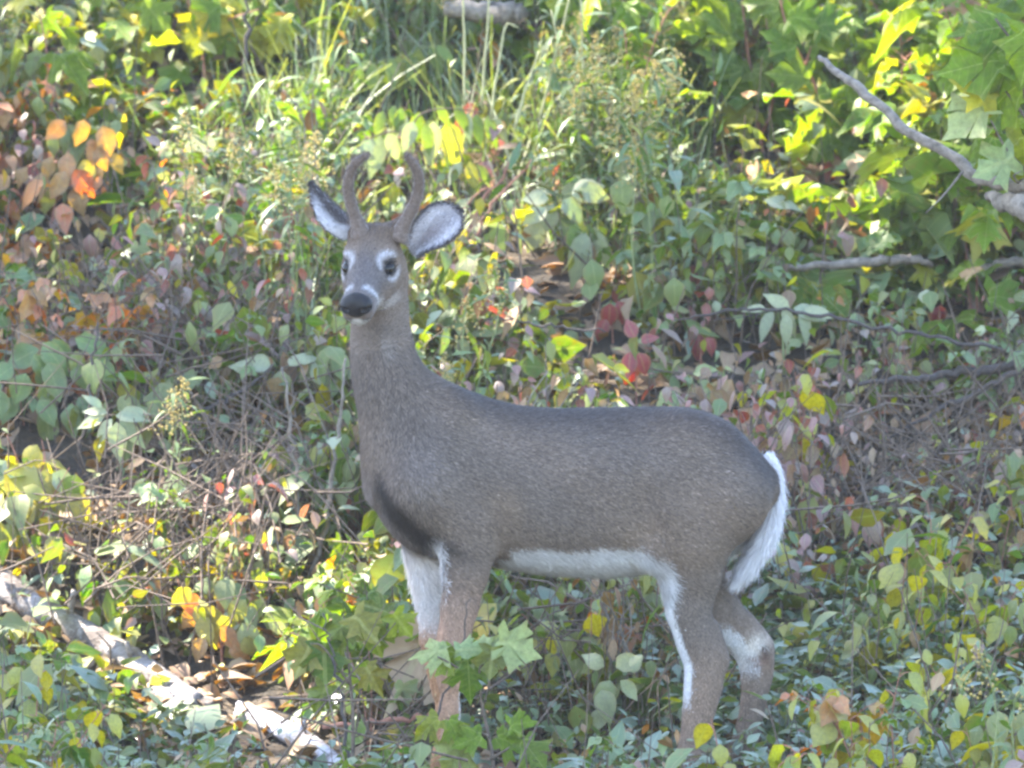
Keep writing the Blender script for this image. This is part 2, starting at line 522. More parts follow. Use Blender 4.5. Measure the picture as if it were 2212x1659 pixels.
    legs['ff'] = [(940, 1110, -.070, 0.0521), (926, 1190, -.066, 0.0465), (930, 1250, -.064, 0.0353), (932, 1316, -.062, 0.0265), (938, 1381, -.06, 0.0246),
                  (950, 1440, -.06, 0.0219), (957, 1490, -.06, 0.0167), (962, 1560, -.06, 0.0153), (966, 1610, -.06, 0.0158), (962, 1645, -.06, 0.0181), (954, 1672, -.06, 0.0144), (946, 1692, -.06, 0.0158)]
    legs['nh'] = [(1490, 1180, .088, .066), (1488, 1250, .085, .050), (1487, 1320, .082, .041), (1506, 1385, .080, .037), (1524, 1432, .080, .0345), (1520, 1478, .080, .0320),
                  (1513, 1525, .080, .0270), (1505, 1570, .080, .0225), (1497, 1620, .080, .0195), (1492, 1662, .080, .0215), (1480, 1695, .082, .0175), (1470, 1716, .084, .019)]
    legs['fh'] = [(1480, 1180, -.088, .066), (1500, 1260, -.09, .055), (1545, 1318, -.09, .047), (1592, 1365, -.09, .037), (1626, 1400, -.09, .030), (1636, 1432, -.09, .0275),
                  (1634, 1475, -.09, .0235), (1626, 1530, -.09, .0195), (1618, 1580, -.09, .0180), (1612, 1615, -.09, .020), (1602, 1640, -.09, .0165), (1594, 1658, -.09, .018)]
    feet = []; axes = {}
    for kname, nodes in legs.items():
        pts = [(om(px, py, off), r) for px, py, off, r in nodes]
        # foot comes down on the ground
        g = pts[-1][0]; gz = float(ground_h(g[0], g[1]))
        zt = gz + 0.035
        z0 = pts[5][0][2]; z1 = g[2]
        adj = []
        for i, (p, r) in enumerate(pts):
            q = p.copy()
            if i > 5: q[2] = z0 + (p[2] - z0) * (zt - z0) / (z1 - z0)
            adj.append((q, r))
        axes[kname] = adj
        F.chain(adj, 0.03, N_AX, 0.80)
        feet.append(adj[-1][0].copy())
    # heels
    hk = om(1556, 1425, .080); F.cone(om(1540, 1360, .08), hk, .014, .017, 0.025)
    hk2 = om(1650, 1392, -.09); F.cone(om(1608, 1345, -.09), hk2, .016, .015, 0.025)
    # skin folds: flank to stifle, point of shoulder
    F.chain([(om(1400, 1130, .12), .03), (om(1420, 1180, .10), .03)], 0.05)
    # creases: behind the shoulder, before the thigh, along the neck, over the hock tendon
    for a_, b_, r_, k_ in (((1082, 960, .182), (1078, 1120, .178), .036, .03), ((1392, 1040, .186), (1402, 1150, .168), .034, .03), ((962, 850, .128), (905, 985, .160), .030, .03)):
        F.cone(om(*a_), om(*b_), r_, r_, k_, cut=True)
    V, Q = F.surface()
    # relax the grid a little
    for _ in range(4):
        s_ = np.zeros_like(V); c_ = np.zeros(len(V))
        for i in range(4):
            a, b = Q[:, i], Q[:, (i + 1) % 4]
            np.add.at(s_, a, V[b]); np.add.at(s_, b, V[a]); np.add.at(c_, a, 1); np.add.at(c_, b, 1)
        V = V * 0.5 + 0.5 * s_ / c_[:, None]
    Nn = vnormals(V, Q)
    return V, Q, Nn, axes, feet

GREY = np.array([.146, .110, .087])
def coat_color(V, Nn, axes):
    px, py = proj(V)
    q = V - M0
    s = q @ E_AX; n = q @ N_AX; z = V[:, 2]
    nside = Nn @ N_AX
    C = np.tile(GREY, (len(V), 1))
    tone = np.sin(V[:, 0] * 23 + 1.3 * np.sin(V[:, 2] * 31)) * np.sin(V[:, 2] * 19 + 2 * np.sin(V[:, 1] * 27))
    big = np.sin(V[:, 0] * 9 + 2.1 * np.sin(V[:, 2] * 7 + 1)) * np.sin(V[:, 2] * 11 + 1.7 * np.sin(V[:, 0] * 6))
    C *= (1 + 0.08 * tone + 0.09 * big)[:, None]
    C *= 1 + np.array([.05, .0, -.07]) * big[:, None]
    def lay(mask, col):
        nonlocal C
        m = np.clip(mask, 0, 1)[:, None]
        C = C * (1 - m) + np.asarray(col) * m
    hx = (V - HO) @ HF; hl = (V - HO) @ HL; hu = (V - HO) @ HU
    head = np.maximum(ss(np.linalg.norm(V - hp(.02, 0, -.01), axis=1), .195, .130) * ss(hx, -.135, -.09), ss(hx, .05, .08) * ss(np.abs(hl), .08, .06) * ss(hu, -.10, -.08))
    nothead = 1 - head
    # darker spine, warmer lower flank, pale sheen painted into the shoulder colour
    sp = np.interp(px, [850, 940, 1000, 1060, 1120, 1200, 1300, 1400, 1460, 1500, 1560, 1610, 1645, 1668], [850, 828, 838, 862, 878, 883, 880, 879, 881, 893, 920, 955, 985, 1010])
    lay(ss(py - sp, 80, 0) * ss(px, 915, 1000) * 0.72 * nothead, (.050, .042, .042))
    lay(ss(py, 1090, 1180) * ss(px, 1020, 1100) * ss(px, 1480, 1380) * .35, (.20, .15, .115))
    lay(np.exp(-((px - 915) / 60) ** 2 - ((py - 1020) / 80) ** 2) * .35, (.17, .145, .135))
    lay(ss(Nn[:, 2], -.2, -.75) * 0.0, (1, 1, 1))
    # warmer flank behind the elbow and at the stifle, tan lower body
    lay(np.exp(-((px - 1085) / 40) ** 2 - ((py - 1090) / 45) ** 2) * .45, (.21, .145, .095))
    lay(np.exp(-((px - 1385) / 45) ** 2 - ((py - 1160) / 40) ** 2) * .5, (.21, .145, .10))
    lay(ss(px, 1600, 1670) * ss(py, 1040, 1120) * .4, (.19, .125, .08))
    # neck front warm
    lay(ss(px, 860, 790) * ss(py, 820, 900) * ss(py, 1060, 960) * .35, (.22, .155, .11))
    # belly white
    wl = np.interp(px, [1000, 1060, 1150, 1250, 1350, 1400, 1440], [1205, 1178, 1186, 1188, 1183, 1174, 1200])
    belly = ss(py - wl + 3 * np.sin(px * .05), -8, 12) * ss(px, 1040, 1062) * ss(px, 1480, 1420) * ss(np.abs(n), .135, .12) * ss(z, .38, .44) * (1 - ss(px, 1105, 1085) * ss(n, .06, .075))
    lay(belly, (.62, .60, .60))
    lay(ss(px, 1395, 1470) * ss(Nn[:, 2], -.1, -.6) * ss(py, 1120, 1190) * ss(z, .38, .5) * ss(np.abs(n), .07, .03), (.6, .58, .57))
    # dark brisket along the midline of the chest
    bl = np.interp(py, [1000, 1040, 1080, 1120, 1160, 1190, 1215], [818, 822, 836, 862, 905, 950, 985])
    wd = np.interp(py, [990, 1040, 1100, 1160, 1200], [6, 16, 26, 46, 60])
    dk = np.exp(-np.abs((px - bl) / wd) ** 3.2 * .9) * ss(py, 985, 1045) * ss(py, 1225, 1205) * ss(n, .14, .125)
    lay(dk * .97, (.020, .016, .015))
    lay(ss(px - bl, -14, -34) * ss(py, 1000, 1060) * ss(py, 1210, 1150) * .35, (.24, .19, .17))
    # legs
    for kn, ax in axes.items():
        P0 = np.array([a[0] for a in ax]); zz = P0[:, 2]
        o = np.argsort(zz)
        cx = np.stack([np.interp(z, zz[o], P0[o, j]) for j in range(2)], -1)
        rr = np.interp(z, zz[o], np.array([a[1] for a in ax])[o])
        rel = V[:, :2] - cx
        ds = rel @ E_AX[:2]; dn = rel @ N_AX[:2]
        near = ss(np.hypot(ds, dn), rr * 2.0 + .01, rr * 1.45 + .004) * ss(z, P0[0, 2] + .0, P0[0, 2] - .06)
        side = 1 if kn[0] == 'n' else -1
        med = -dn * side / (rr * .8)                    # 1 on the inner face
        fro = -ds / rr                                  # 1 on the front face
        zt = P0[4, 2] if kn[1] == 'f' else P0[6, 2]
        lay(near * ss(z, P0[0, 2] - .03, P0[0, 2] - .07) * (.9 if kn[1] == 'f' else .5), GREY * (1 + 0.06 * tone)[:, None])
        tanm = near * ss(z, zt + .19, zt - .07)
        lay(tanm * .92, (.41, .235, .15) if kn[1] == 'f' else (.27, .175, .12))
        if kn == 'ff':
            lay(near * ss(med + .15 * fro, -.1, .35) * ss(z, P0[4, 2] - .01, P0[4, 2] + .045), (.60, .53, .50))
            lay(near * ss(z, P0[4, 2] + .13, P0[4, 2] - .05) * ss(-med, .3, -.2) * .0 + near * ss(z, P0[4, 2] + .09, P0[4, 2] - .04) * .75, (.40, .20, .095))
        if kn == 'nf':
            lay(near * ss(fro + .35 * med, 1.18, 1.32) * ss(z, P0[3, 2] + .01, P0[3, 2] + .04), (.6, .56, .55))
            lay(near * ss(-fro + .2 * med, .72, .98) * ss(z, P0[5, 2] - .02, P0[5, 2] - .06), (.6, .54, .5))
        if kn == 'nh':
            lay(near * ss(fro + .50 * med, .52, .80) * ss(z, P0[7, 2] + .02, P0[7, 2] + .07) * ss(z, P0[0, 2] + .03, P0[0, 2] - .02), (.66, .63, .63))
        if kn == 'fh':
            lay(near * ss(fro + .5 * med, .70, .95) * ss(z, P0[6, 2], P0[6, 2] + .05) * ss(z, P0[3, 2] + .03, P0[3, 2] - .0) * .9, (.6, .58, .58))
            lay(near * ss(z, P0[4, 2] - .03, P0[4, 2] - .06) * .5, (.17, .13, .105))
    # tarsal tufts on the inside of the far hock
    far = ss(n, -.02, -.06) * ss(py, 1290, 1310)
    lay(far * np.exp(-(((px - 1632) * .8 + (py - 1390) * -.6) / 30) ** 2 - (((px - 1632) * .6 + (py - 1390) * .8) / 22) ** 2) * 1.1, (.58, .50, .43))
    lay(far * np.exp(-((px - 1652) / 11) ** 2 - ((py - 1404) / 13) ** 2) * 1.2, (.05, .025, .018))
    lay(far * np.exp(-((px - 1635) / 26) ** 2 - ((py - 1424) / 9) ** 2) * .9, (.14, .06, .035))
    # white behind the thighs, by the tail
    lay(ss(Nn @ E_AX, .35, .8) * ss(np.abs(n), .05, .02) * ss(py, 1040, 1090) * ss(py, 1260, 1200) * ss(px, 1500, 1560), (.6, .58, .57))
    # head
    lay(head * ss(hx, -.01, .05) * ss(hu, -.04, .0) * .7, (.092, .083, .088))                       # grey bridge
    lay(head * ss(hx, .012, -.035) * ss(hu, .012, .036) * .8, (.105, .068, .046))                    # dark crown
    lay(head * np.exp(-((hx - .03) / .035) ** 2 - (hl / .02) ** 2) * ss(hu, 0, .02) * .35, (.075, .062, .06))
    for sg in (-1, 1):
        ec = hp(*EYE(sg))
        D = np.linalg.norm(V - ec, axis=1)
        sd_ = ss(hl * sg, .012, .022)
        du = hu - .003
        up_ = np.exp(-((D - .0300) / .0050) ** 2) * ss(du, .006, .015) * ss(hx, -.022, -.004)
        dn_ = np.exp(-((D - .0288) / .0048) ** 2) * ss(-du, .008, .016) * ss(hx, -.020, -.006)
        lay(head * sd_ * np.clip(up_ * .85 + dn_ * .9, 0, 1) * (.70 + .2 * tone), (.46, .44, .45))
        lay(head * sd_ * ss(D, .0243, .0205), (.016, .013, .013))
        lay(head * sd_ * np.exp(-((hx - .042) / .012) ** 2 - ((hu + .003) / .005) ** 2) * .75, (.04, .032, .03))
    band = np.exp(-((hx - .128 + .25 * np.abs(hl) - .1 * hu) / .008) ** 2) * ss(hu, -.034, -.02) * ss(np.abs(hl), .006, .016)
    lay(head * band * .7, (.55, .53, .54))
    lay(head * np.exp(-((hx - .118) / .02) ** 2) * ss(np.abs(hl), .022, .03) * ss(hu, .0, -.03) * .6, (.50, .47, .46))
    lay(head * ss(hx, .07, .10) * ss(hu, -.028, -.036) * ss(hu, -.072, -.062), (.56, .53, .51))                           # chin
    lay(head * ss(hx, .0, .05) * ss(hx, .11, .07) * ss(hu, -.045, -.06) * ss(hu, -.085, -.07) * .6, (.46, .42, .40))      # jaw
    pass
    mouth = np.exp(-((hu + .035 - .05 * (hx - .13)) / .004) ** 2) * ss(hx, .085, .10) * ss(np.abs(hl), .006, .012)
    lay(head * mouth * .85, (.035, .028, .026))
    # throat: pale patch under the jaw, dusky below
    thr = (1 - head) * ss(py, 690, 700)
    lay(np.exp(-((px - 822) / 32) ** 2 - ((py - 712) / 16) ** 2) * .55, (.075, .062, .055))
    return np.clip(C, .008, .8)

def deer():
    V, Q, Nn, axes, feet = build_deer()
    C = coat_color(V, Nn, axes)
    root = thing('white_tailed_deer', 'young buck in grey-brown coat with curved velvet spikes, standing and facing us', 'deer', (float(feet[0][0]), 0.0, 0.0))
    R0 = np.array(root.location)
    # coat material
    m, nt, bs = new_mat('coat')
    at = N(nt, 'ShaderNodeAttribute', attribute_name='Col')
    nz = noise(nt, 210.0, 3, 0.7)
    hs = N(nt, 'ShaderNodeHueSaturation'); nt.links.new(at.outputs['Color'], hs.inputs['Color'])
    nt.links.new(math_n(nt, 'ADD', math_n(nt, 'MULTIPLY', nz.outputs[0], 0.9), 0.55), hs.inputs['Value'])
    nt.links.new(hs.outputs[0], bs.inputs['Base Color'])
    bs.inputs['Roughness'].default_value = 0.75
    bs.inputs['Specular IOR Level'].default_value = 0.25
    bs.inputs['Sheen Weight'].default_value = 0.12
    bs.inputs['Sheen Roughness'].default_value = 0.45
    bs.inputs['Sheen Tint'].default_value = (.8, .85, 1, 1)
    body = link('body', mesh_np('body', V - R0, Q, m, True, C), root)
    # short hair lying along the body
    tri = np.concatenate([Q[:, [0, 1, 2]], Q[:, [0, 2, 3]]])
    ar = np.linalg.norm(np.cross(V[tri[:, 1]] - V[tri[:, 0]], V[tri[:, 2]] - V[tri[:, 0]]), axis=1)
    NH = 330000
    ti = RNG.choice(len(tri), NH, p=ar / ar.sum())
    w = RNG.dirichlet((1, 1, 1), NH)
    def at_(A): return (A[tri[ti]] * w[:, :, None]).sum(1)
    p = at_(V); nn = at_(Nn); nn /= np.linalg.norm(nn, axis=1)[:, None]; cc = at_(C)
    px, py = proj(p)
    hx = (p - HO) @ HF; hl = (p - HO) @ HL; hu = (p - HO) @ HU
    head = np.maximum(ss(np.linalg.norm(p - hp(.02, 0, -.01), axis=1), .195, .130) * ss(hx, -.135, -.09), ss(hx, .05, .08) * ss(np.abs(hl), .08, .06) * ss(hu, -.10, -.08))
    leg = ss(p[:, 2], .46, .40)
    neck = ss(px, 960, 900) * (1 - leg)
    flow = np.tile(E_AX * .85 + np.array([0, 0, -.5]), (NH, 1))
    flow = flow * (1 - leg)[:, None] + np.array([.15, 0, -1.0]) * leg[:, None]
    flow = flow * (1 - neck)[:, None] + np.array([.25, .05, -1.0]) * neck[:, None]
    flow = flow * (1 - head)[:, None] - HF * head[:, None]
    flow += RNG.normal(0, .28, (NH, 3))
    flow -= nn * (flow * nn).sum(1)[:, None]
    flow /= np.linalg.norm(flow, axis=1)[:, None] + 1e-9
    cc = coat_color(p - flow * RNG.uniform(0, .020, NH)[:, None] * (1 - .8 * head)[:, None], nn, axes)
    white = ss(cc.min(1), .3, .5)
    L = (.012 + .003 * neck - .005 * leg - .0075 * head + .016 * white * (1 - head) * (1 - leg)) * RNG.uniform(.6, 1.25, NH)
    lift = RNG.uniform(.12, .38, NH)
    bare = (head > .5) & ((hx > .142) & (hu > -.034) | (np.minimum(np.linalg.norm(p - hp(*EYE(1)), axis=1), np.linalg.norm(p - hp(*EYE(-1)), axis=1)) < .0205))
    keep = ~bare
    tip = p + (flow * np.cos(lift)[:, None] + nn * np.sin(lift)[:, None]) * L[:, None]
    side = np.cross(flow, nn) * (RNG.uniform(.0008, .0013, NH) * (1 - .35 * head))[:, None]
    base = p - nn * .0006
    HV = np.stack([base - side, base + side, tip], 1)[keep].reshape(-1, 3)
    # pepper-and-salt: each hair its own tone, tips a little lighter or darker
    jit = np.exp(RNG.normal(0, .32, NH) * (1 - .6 * white))[:, None]
    hc = np.clip(cc * jit, .006, .85)
    tipc = np.clip(hc * RNG.choice([.6, 1.0, 1.35], NH, p=[.3, .4, .3])[:, None], .006, .85)
    HC = np.stack([hc, hc, tipc], 1)[keep].reshape(-1, 3)
    HFc = np.arange(len(HV)).reshape(-1, 3)
    m2, nt2, bs2 = new_mat('hair')
    at2 = N(nt2, 'ShaderNodeAttribute', attribute_name='Col')
    nt2.links.new(at2.outputs['Color'], bs2.inputs['Base Color'])
    bs2.inputs['Roughness'].default_value = 0.7; bs2.inputs['Specular IOR Level'].default_value = 0.2
    fur = link('fur', mesh_np('fur', HV - R0, HFc, m2, False, HC), root)
    tag(fur, kind='stuff')

    # eyes
    me, nte, be = new_mat('eye_black')
    be.inputs['Base Color'].default_value = (.006, .005, .005, 1); be.inputs['Roughness'].default_value = .16; be.inputs['Specular IOR Level'].default_value = .3
    for sg in (-1, 1):
        c = hp(*EYE(sg))
        vs, fs = uv_sphere(.0172, 14, 20)
        A = np.stack([HF * 1.0, HL * .97, HU * .74], 0)
        link('eye', mesh_np('eye', vs @ A + c - R0, fs, me, True), root)
    # nose pad with nostrils
    G = Field(hp(.165, 0, -.005) - .06, hp(.165, 0, -.005) + .06, .0018)
    G.ell(hp(.154, 0, .003), (HF, HL, HU), (.021, .029, .0205), 0.0)
    G.cone(hp(.164, -.014, -.004), hp(.164, .014, -.004), .0125, .0125, .008)
    for sg in (-1, 1):
        G.ell(hp(.158, sg * .023, -.004), (HF, HL, HU), (.019, .0120, .0155), .008)
    G.ell(hp(.160, 0, -.016), (HF, HL, HU), (.016, .020, .013), .006)
    for sg in (-1, 1):
        G.ell(hp(.1755, sg * .0215, -.004), (HF, HL, HU), (.008, .0085, .0062), .003, cut=True)
        G.ell(hp(.172, sg * .0300, -.002), (HF, HL, HU), (.007, .006, .004), .003, cut=True)
    nv, nf = G.surface()
    mn, ntn, bn = new_mat('nose_leather')
    bn.inputs['Base Color'].default_value = (.010, .009, .010, 1); bn.inputs['Specular IOR Level'].default_value = .25; bn.inputs['Roughness'].default_value = .45
    nzn = noise(ntn, 420.0, 2); bump(ntn, bn, nzn.outputs[0], .5, .002)
    link('nose', mesh_np('nose', nv - R0, nf, mn, True), root)

    # ears
    def ear(base, A, Nf, Lr, W, prof, cup, inner, outer, rimc, whiteside):
        A = np.asarray(A, float); A /= np.linalg.norm(A)
        Nf = np.asarray(Nf, float); Nf -= A * (Nf @ A); Nf /= np.linalg.norm(Nf)
        B = np.cross(A, Nf)
        nt_, ns_ = 26, 17
        t = np.linspace(0, 1, nt_); sv = np.linspace(-1, 1, ns_)
        wt = np.interp(t, *zip(*prof)); ker = np.array([.25, .5, .25])
        wt = np.convolve(np.pad(wt, 1, 'edge'), ker, 'valid')
        cp = np.interp(t, [0, .25, .6, 1], [1.5, 1.15, .75, .25]) * cup
        T, S = np.meshgrid(t, sv, indexing='ij')
        w_ = wt[:, None] * W
        pos = base + A * (T * Lr)[..., None] + B * (S * w_)[..., None] * 1.0 + Nf * ((S ** 2 - 1) * cp[:, None] + .10 * Lr * np.sin(T * 2.6))[..., None]
        th = .0022
        Vf = (pos + Nf * th).reshape(-1, 3); Vb = (pos - Nf * th).reshape(-1, 3)
        i = np.arange(nt_ - 1)[:, None] * ns_; j = np.arange(ns_ - 1)[None, :]
        qf = np.stack([i + j, i + j + 1, i + ns_ + j + 1, i + ns_ + j], -1).reshape(-1, 4)
        off = nt_ * ns_
        qb = qf[:, ::-1] + off
        e = [k * ns_ for k in range(nt_)]; e += [(nt_ - 1) * ns_ + k for k in range(1, ns_)]; e += [k * ns_ + ns_ - 1 for k in range(nt_ - 2, -1, -1)]
        e = np.array(e); rim = np.stack([e[:-1], e[1:], e[1:] + off, e[:-1] + off], -1)
        VV = np.concatenate([Vf, Vb]); FF = np.concatenate([qf, qb, rim])
        edge = np.clip(np.maximum(np.abs(S), (T - .55) / .45 * 1.0), 0, 1)
        ci = np.array(inner) + (np.array(rimc) - inner) * ss(edge, .80, .97)[..., None]
        ci = ci + (np.array([.62, .58, .60]) - ci) * (.7 * np.exp(-((np.abs(S) - .62) / .2) ** 2) * ss(T, .95, .7))[..., None]
        ci = ci + (np.array([.20, .15, .15]) - ci) * (.6 * np.exp(-(S / .30) ** 2 - ((T - .38) / .25) ** 2))[..., None]
        wl = ss(S * whiteside, .40 - .5 * ss(T, .3, .0), .80 - .5 * ss(T, .3, .0)) * ss(T, .98, .6)
        co = np.array(outer) + (np.array([.5, .48, .5]) - outer) * wl[..., None]
        CC = np.concatenate([ci.reshape(-1, 3), co.reshape(-1, 3)])
        o = link('ear', mesh_np('ear', VV - R0, FF, m, True, CC), root)
        # ear hair
        k = 5200
        ii = RNG.integers(0, nt_ * ns_, k)
        g = RNG.normal(0, .0022, (k, 3)); front = RNG.random(k) < .6
        pp = np.where(front[:, None], Vf[ii], Vb[ii]) + g
        nrm = np.where(front[:, None], Nf, -Nf)
        ct = pos.reshape(nt_, ns_, 3)[:, ns_ // 2][ii // ns_]
        outw = (Vf[ii] - ct); outw /= np.linalg.norm(outw, axis=1)[:, None] + 1e-6
        dr = A * .8 + nrm * .25 + outw * .45 * np.where(front, -.4, 1.0)[:, None] + RNG.normal(0, .3, (k, 3))
        dr /= np.linalg.norm(dr, axis=1)[:, None]
        sdv = np.cross(dr, nrm); sdv /= np.linalg.norm(sdv, axis=1)[:, None] + 1e-6
        hv = np.stack([pp - sdv * .0008, pp + sdv * .0008, pp + dr * RNG.uniform(.005, .012, (k, 1))], 1).reshape(-1, 3)
        c0 = np.where(front[:, None], ci.reshape(-1, 3)[ii], co.reshape(-1, 3)[ii]) * np.exp(RNG.normal(0, .2, (k, 1)))
        hc_ = np.repeat(np.clip(c0, .01, .8), 3, 0)
        h = link('ear_hair', mesh_np('ear_hair', hv - R0, np.arange(len(hv)).reshape(-1, 3), m2, False, hc_), o)
        tag(h, kind='stuff')
    eb = hp(-.085, .052, .040)
    # near-side ear opens to us
    b1 = P(889, 533, eb[1] + .004)
    A1 = P(992, 456, eb[1] + .028) - b1
    ear(b1, A1, (-.22, -1.0, .18), np.linalg.norm(A1), .046, [(0, .55), (.12, .66), (.3, .88), (.5, 1.0), (.7, .97), (.85, .78), (.94, .5), (1, .10)], .028,
        (.40, .37, .39), (.085, .068, .062), (.035, .028, .03), 0)
    eb2 = hp(-.085, -.052, .040)
    b2 = P(752, 512, eb2[1] + .004)
    A2 = P(676, 397, eb2[1] - .005) - b2
    ear(b2, A2, (-.62, .55, -.55), np.linalg.norm(A2), .041, [(0, .5), (.15, .78), (.3, .98), (.5, .92), (.7, .66), (.85, .38), (1, .03)], .026,
        (.45, .42, .43), (.070, .056, .054), (.035, .028, .03), 1)

    # antlers in velvet
    mv, ntv, bv = new_mat('velvet')
    nv_ = noise(ntv, 160.0, 4, .7); rv = ramp(ntv, [(.3, (.085, .055, .040)), (.7, (.20, .145, .115))]); ntv.links.new(nv_.outputs[0], rv.inputs[0])
    ntv.links.new(rv.outputs[0], bv.inputs['Base Color']); bv.inputs['Roughness'].default_value = .8
    bv.inputs['Sheen Weight'].default_value = .5; bv.inputs['Sheen Roughness'].default_value = .4
    bump(ntv, bv, nv_.outputs[0], .6, .004)
    yb = hp(-.062, 0, .06)[1]
    for pts, rad in (([(782, 516, .0), (771, 478, -.004), (758, 440, -.010), (752, 405, -.018), (757, 372, -.030), (772, 349, -.040), (796, 334, -.048)], [.025, .0215, .0195, .0185, .0178, .0155, .0095]),
                     ([(858, 520, .0), (873, 485, -.004), (893, 446, -.010), (904, 410, -.018), (904, 380, -.030), (894, 355, -.040), (877, 336, -.048)], [.026, .0225, .0198, .0185, .0172, .0150, .0105])):
        q = np.array([P(a, b, yb + c) for a, b, c in pts])
        q = spline(q, 26); r = np.interp(np.linspace(0, 1, 26), np.linspace(0, 1, 7), rad)
        r[-1] *= .55
        r = r * .66 * (1 + .05 * np.sin(np.arange(26) * 1.9) + RNG.normal(0, .045, 26)) * np.interp(np.arange(26), [0, 1.5, 3.5, 6, 25], [1.30, 1.34, 1.12, 1.0, 1.0])
        v_, q_, t_ = tube(q, r, 14)
        B_ = Bag(); B_.add(v_ - R0, q_, t_)
        an = link('antler', B_.mesh('antler', mv), root)
        k = 5000
        ii = RNG.integers(0, 26 * 14, k)
        ctr = q[ii // 14]; nr_ = v_[ii] - ctr; nr_ /= np.linalg.norm(nr_, axis=1)[:, None]
        pp = v_[ii] + RNG.normal(0, .003, (k, 3))
        dr = nr_ * .75 + np.array([0, 0, .5]) + RNG.normal(0, .35, (k, 3)); dr /= np.linalg.norm(dr, axis=1)[:, None]
        sdv = np.cross(dr, nr_ + RNG.normal(0, .2, (k, 3))); sdv /= np.linalg.norm(sdv, axis=1)[:, None]
        hv = np.stack([pp - sdv * .0006, pp + sdv * .0006, pp + dr * RNG.uniform(.003, .006, (k, 1))], 1).reshape(-1, 3)
        hc_ = np.repeat(np.clip(np.array([.17, .125, .10]) * np.exp(RNG.normal(0, .3, (k, 1))), .01, .6), 3, 0)
        tag(link('velvet_hair', mesh_np('velvet_hair', hv - R0, np.arange(len(hv)).reshape(-1, 3), m2, False, hc_), an), kind='stuff')

    # tail: brown ridge outside, long white hair hanging on the inside
    tp = [(1652, 985, .0), (1668, 1025, .0), (1671, 1080, .0), (1660, 1140, .0), (1630, 1200, .0), (1592, 1258, .0)]
    tq = spline(np.array([on_mid(a, b, c) for a, b, c in tp]), 24)
    tr = np.interp(np.linspace(0, 1, 24), [0, .15, .4, .7, .9, 1], [.012, .012, .015, .016, .012, .004])
    v_, q_, t_ = tube(tq, tr, 14)
    # flatten across the body axis
    ctr = np.concatenate([np.repeat(tq, 14, 0), tq[:1], tq[-1:]])
    rel = v_ - ctr
    rel += N_AX * (rel @ N_AX)[:, None] * .5
    v_ = ctr + rel
    outd = np.array([math.cos(BETA) * .9, math.sin(BETA) * .9, .25])
    tn = rel / (np.linalg.norm(rel, axis=1)[:, None] + 1e-9)
    brown = ss(tn @ outd - .55 * (tn @ N_AX), .42, .75)[:, None]
    tc = np.array([.66, .63, .64]) * (1 - brown) + np.array([.17, .115, .085]) * brown
    B_ = Bag(); B_.add(v_ - R0, q_, t_)
    tl = link('tail', B_.mesh('tail', m, True, tc), root)
    k = 16000
    ii = RNG.integers(0, 24 * 14, k)
    fr = (ii // 14) / 23.0
    pp = v_[ii] + RNG.normal(0, .004, (k, 3)); nr_ = tn[ii]
    tg = np.gradient(tq, axis=0); tg /= np.linalg.norm(tg, axis=1)[:, None]
    dr = tg[ii // 14] * 1.0 + nr_ * .28 + np.array([0, 0, -.12]) + RNG.normal(0, .19, (k, 3)); dr /= np.linalg.norm(dr, axis=1)[:, None]
    sdv = np.cross(dr, nr_); sdv /= np.linalg.norm(sdv, axis=1)[:, None] + 1e-6
    Lh = RNG.uniform(.015, .052, k) * (1 - .45 * ss(fr, .8, 1)) * (.45 + .55 * ss(fr, .0, .35))
    hv = np.stack([pp - sdv * .0009, pp + sdv * .0009, pp + dr * Lh[:, None]], 1).reshape(-1, 3)
    hc_ = np.repeat(np.clip(tc[ii] * np.exp(RNG.normal(0, .12, (k, 1))), .01, .8), 3, 0)
    tag(link('tail_hair', mesh_np('tail_hair', hv - R0, np.arange(len(hv)).reshape(-1, 3), m2, False, hc_), tl), kind='stuff')

    # hooves: two claws each
    mh, nth, bh = new_mat('hoof_horn'); bh.inputs['Base Color'].default_value = (.022, .018, .016, 1); bh.inputs['Roughness'].default_value = .45
    for f in feet:
        gz = float(ground_h(f[0], f[1]))
        B_ = Bag()
        for sg in (-1, 1):
            st_ = []
            for fr_, hgt, wd in ((.018, .040, .010), (.0, .036, .0125), (-.022, .027, .013), (-.044, .014, .009), (-.056, .005, .003)):
                c = f + E_AX * fr_ + N_AX * sg * (.0115 + .05 * max(0, -fr_) * .3)
                for (uu, vv) in ((-1, 0), (-.85, .75), (0, 1), (.85, .75), (1, 0), (0, -.02)):
                    st_.append([c[0] + N_AX[0] * uu * wd, c[1] + N_AX[1] * uu * wd, gz - .006 + vv * (hgt + .006)])
            st_ = np.array(st_); nq = []
            for a in range(4):
                for b in range(6):
                    nq.append([a * 6 + b, a * 6 + (b + 1) % 6, (a + 1) * 6 + (b + 1) % 6, (a + 1) * 6 + b])
            B_.add(st_ - R0, nq, [[0, 5, 4], [0, 4, 3], [0, 3, 2], [0, 2, 1], [24, 25, 26], [24, 26, 27], [24, 27, 28], [24, 28, 29]])
        link('hoof', B_.mesh('hoof', mh, False), root)
    return root, feet

def uv_sphere(r, nu, nv):
    V = []; Qs = []
    for i in range(nu + 1):
        a = math.pi * (i + .001) / (nu + .002)
        for j in range(nv):
            b = 2 * math.pi * j / nv
            V.append((r * math.sin(a) * math.cos(b), r * math.sin(a) * math.sin(b), r * math.cos(a)))
    for i in range(nu):
        for j in range(nv):
            Qs.append((i * nv + j, (i + 1) * nv + j, (i + 1) * nv + (j + 1) % nv, i * nv + (j + 1) % nv))
    return np.array(V), np.array(Qs)
#--DEER-END
deer_root, FEET = deer()

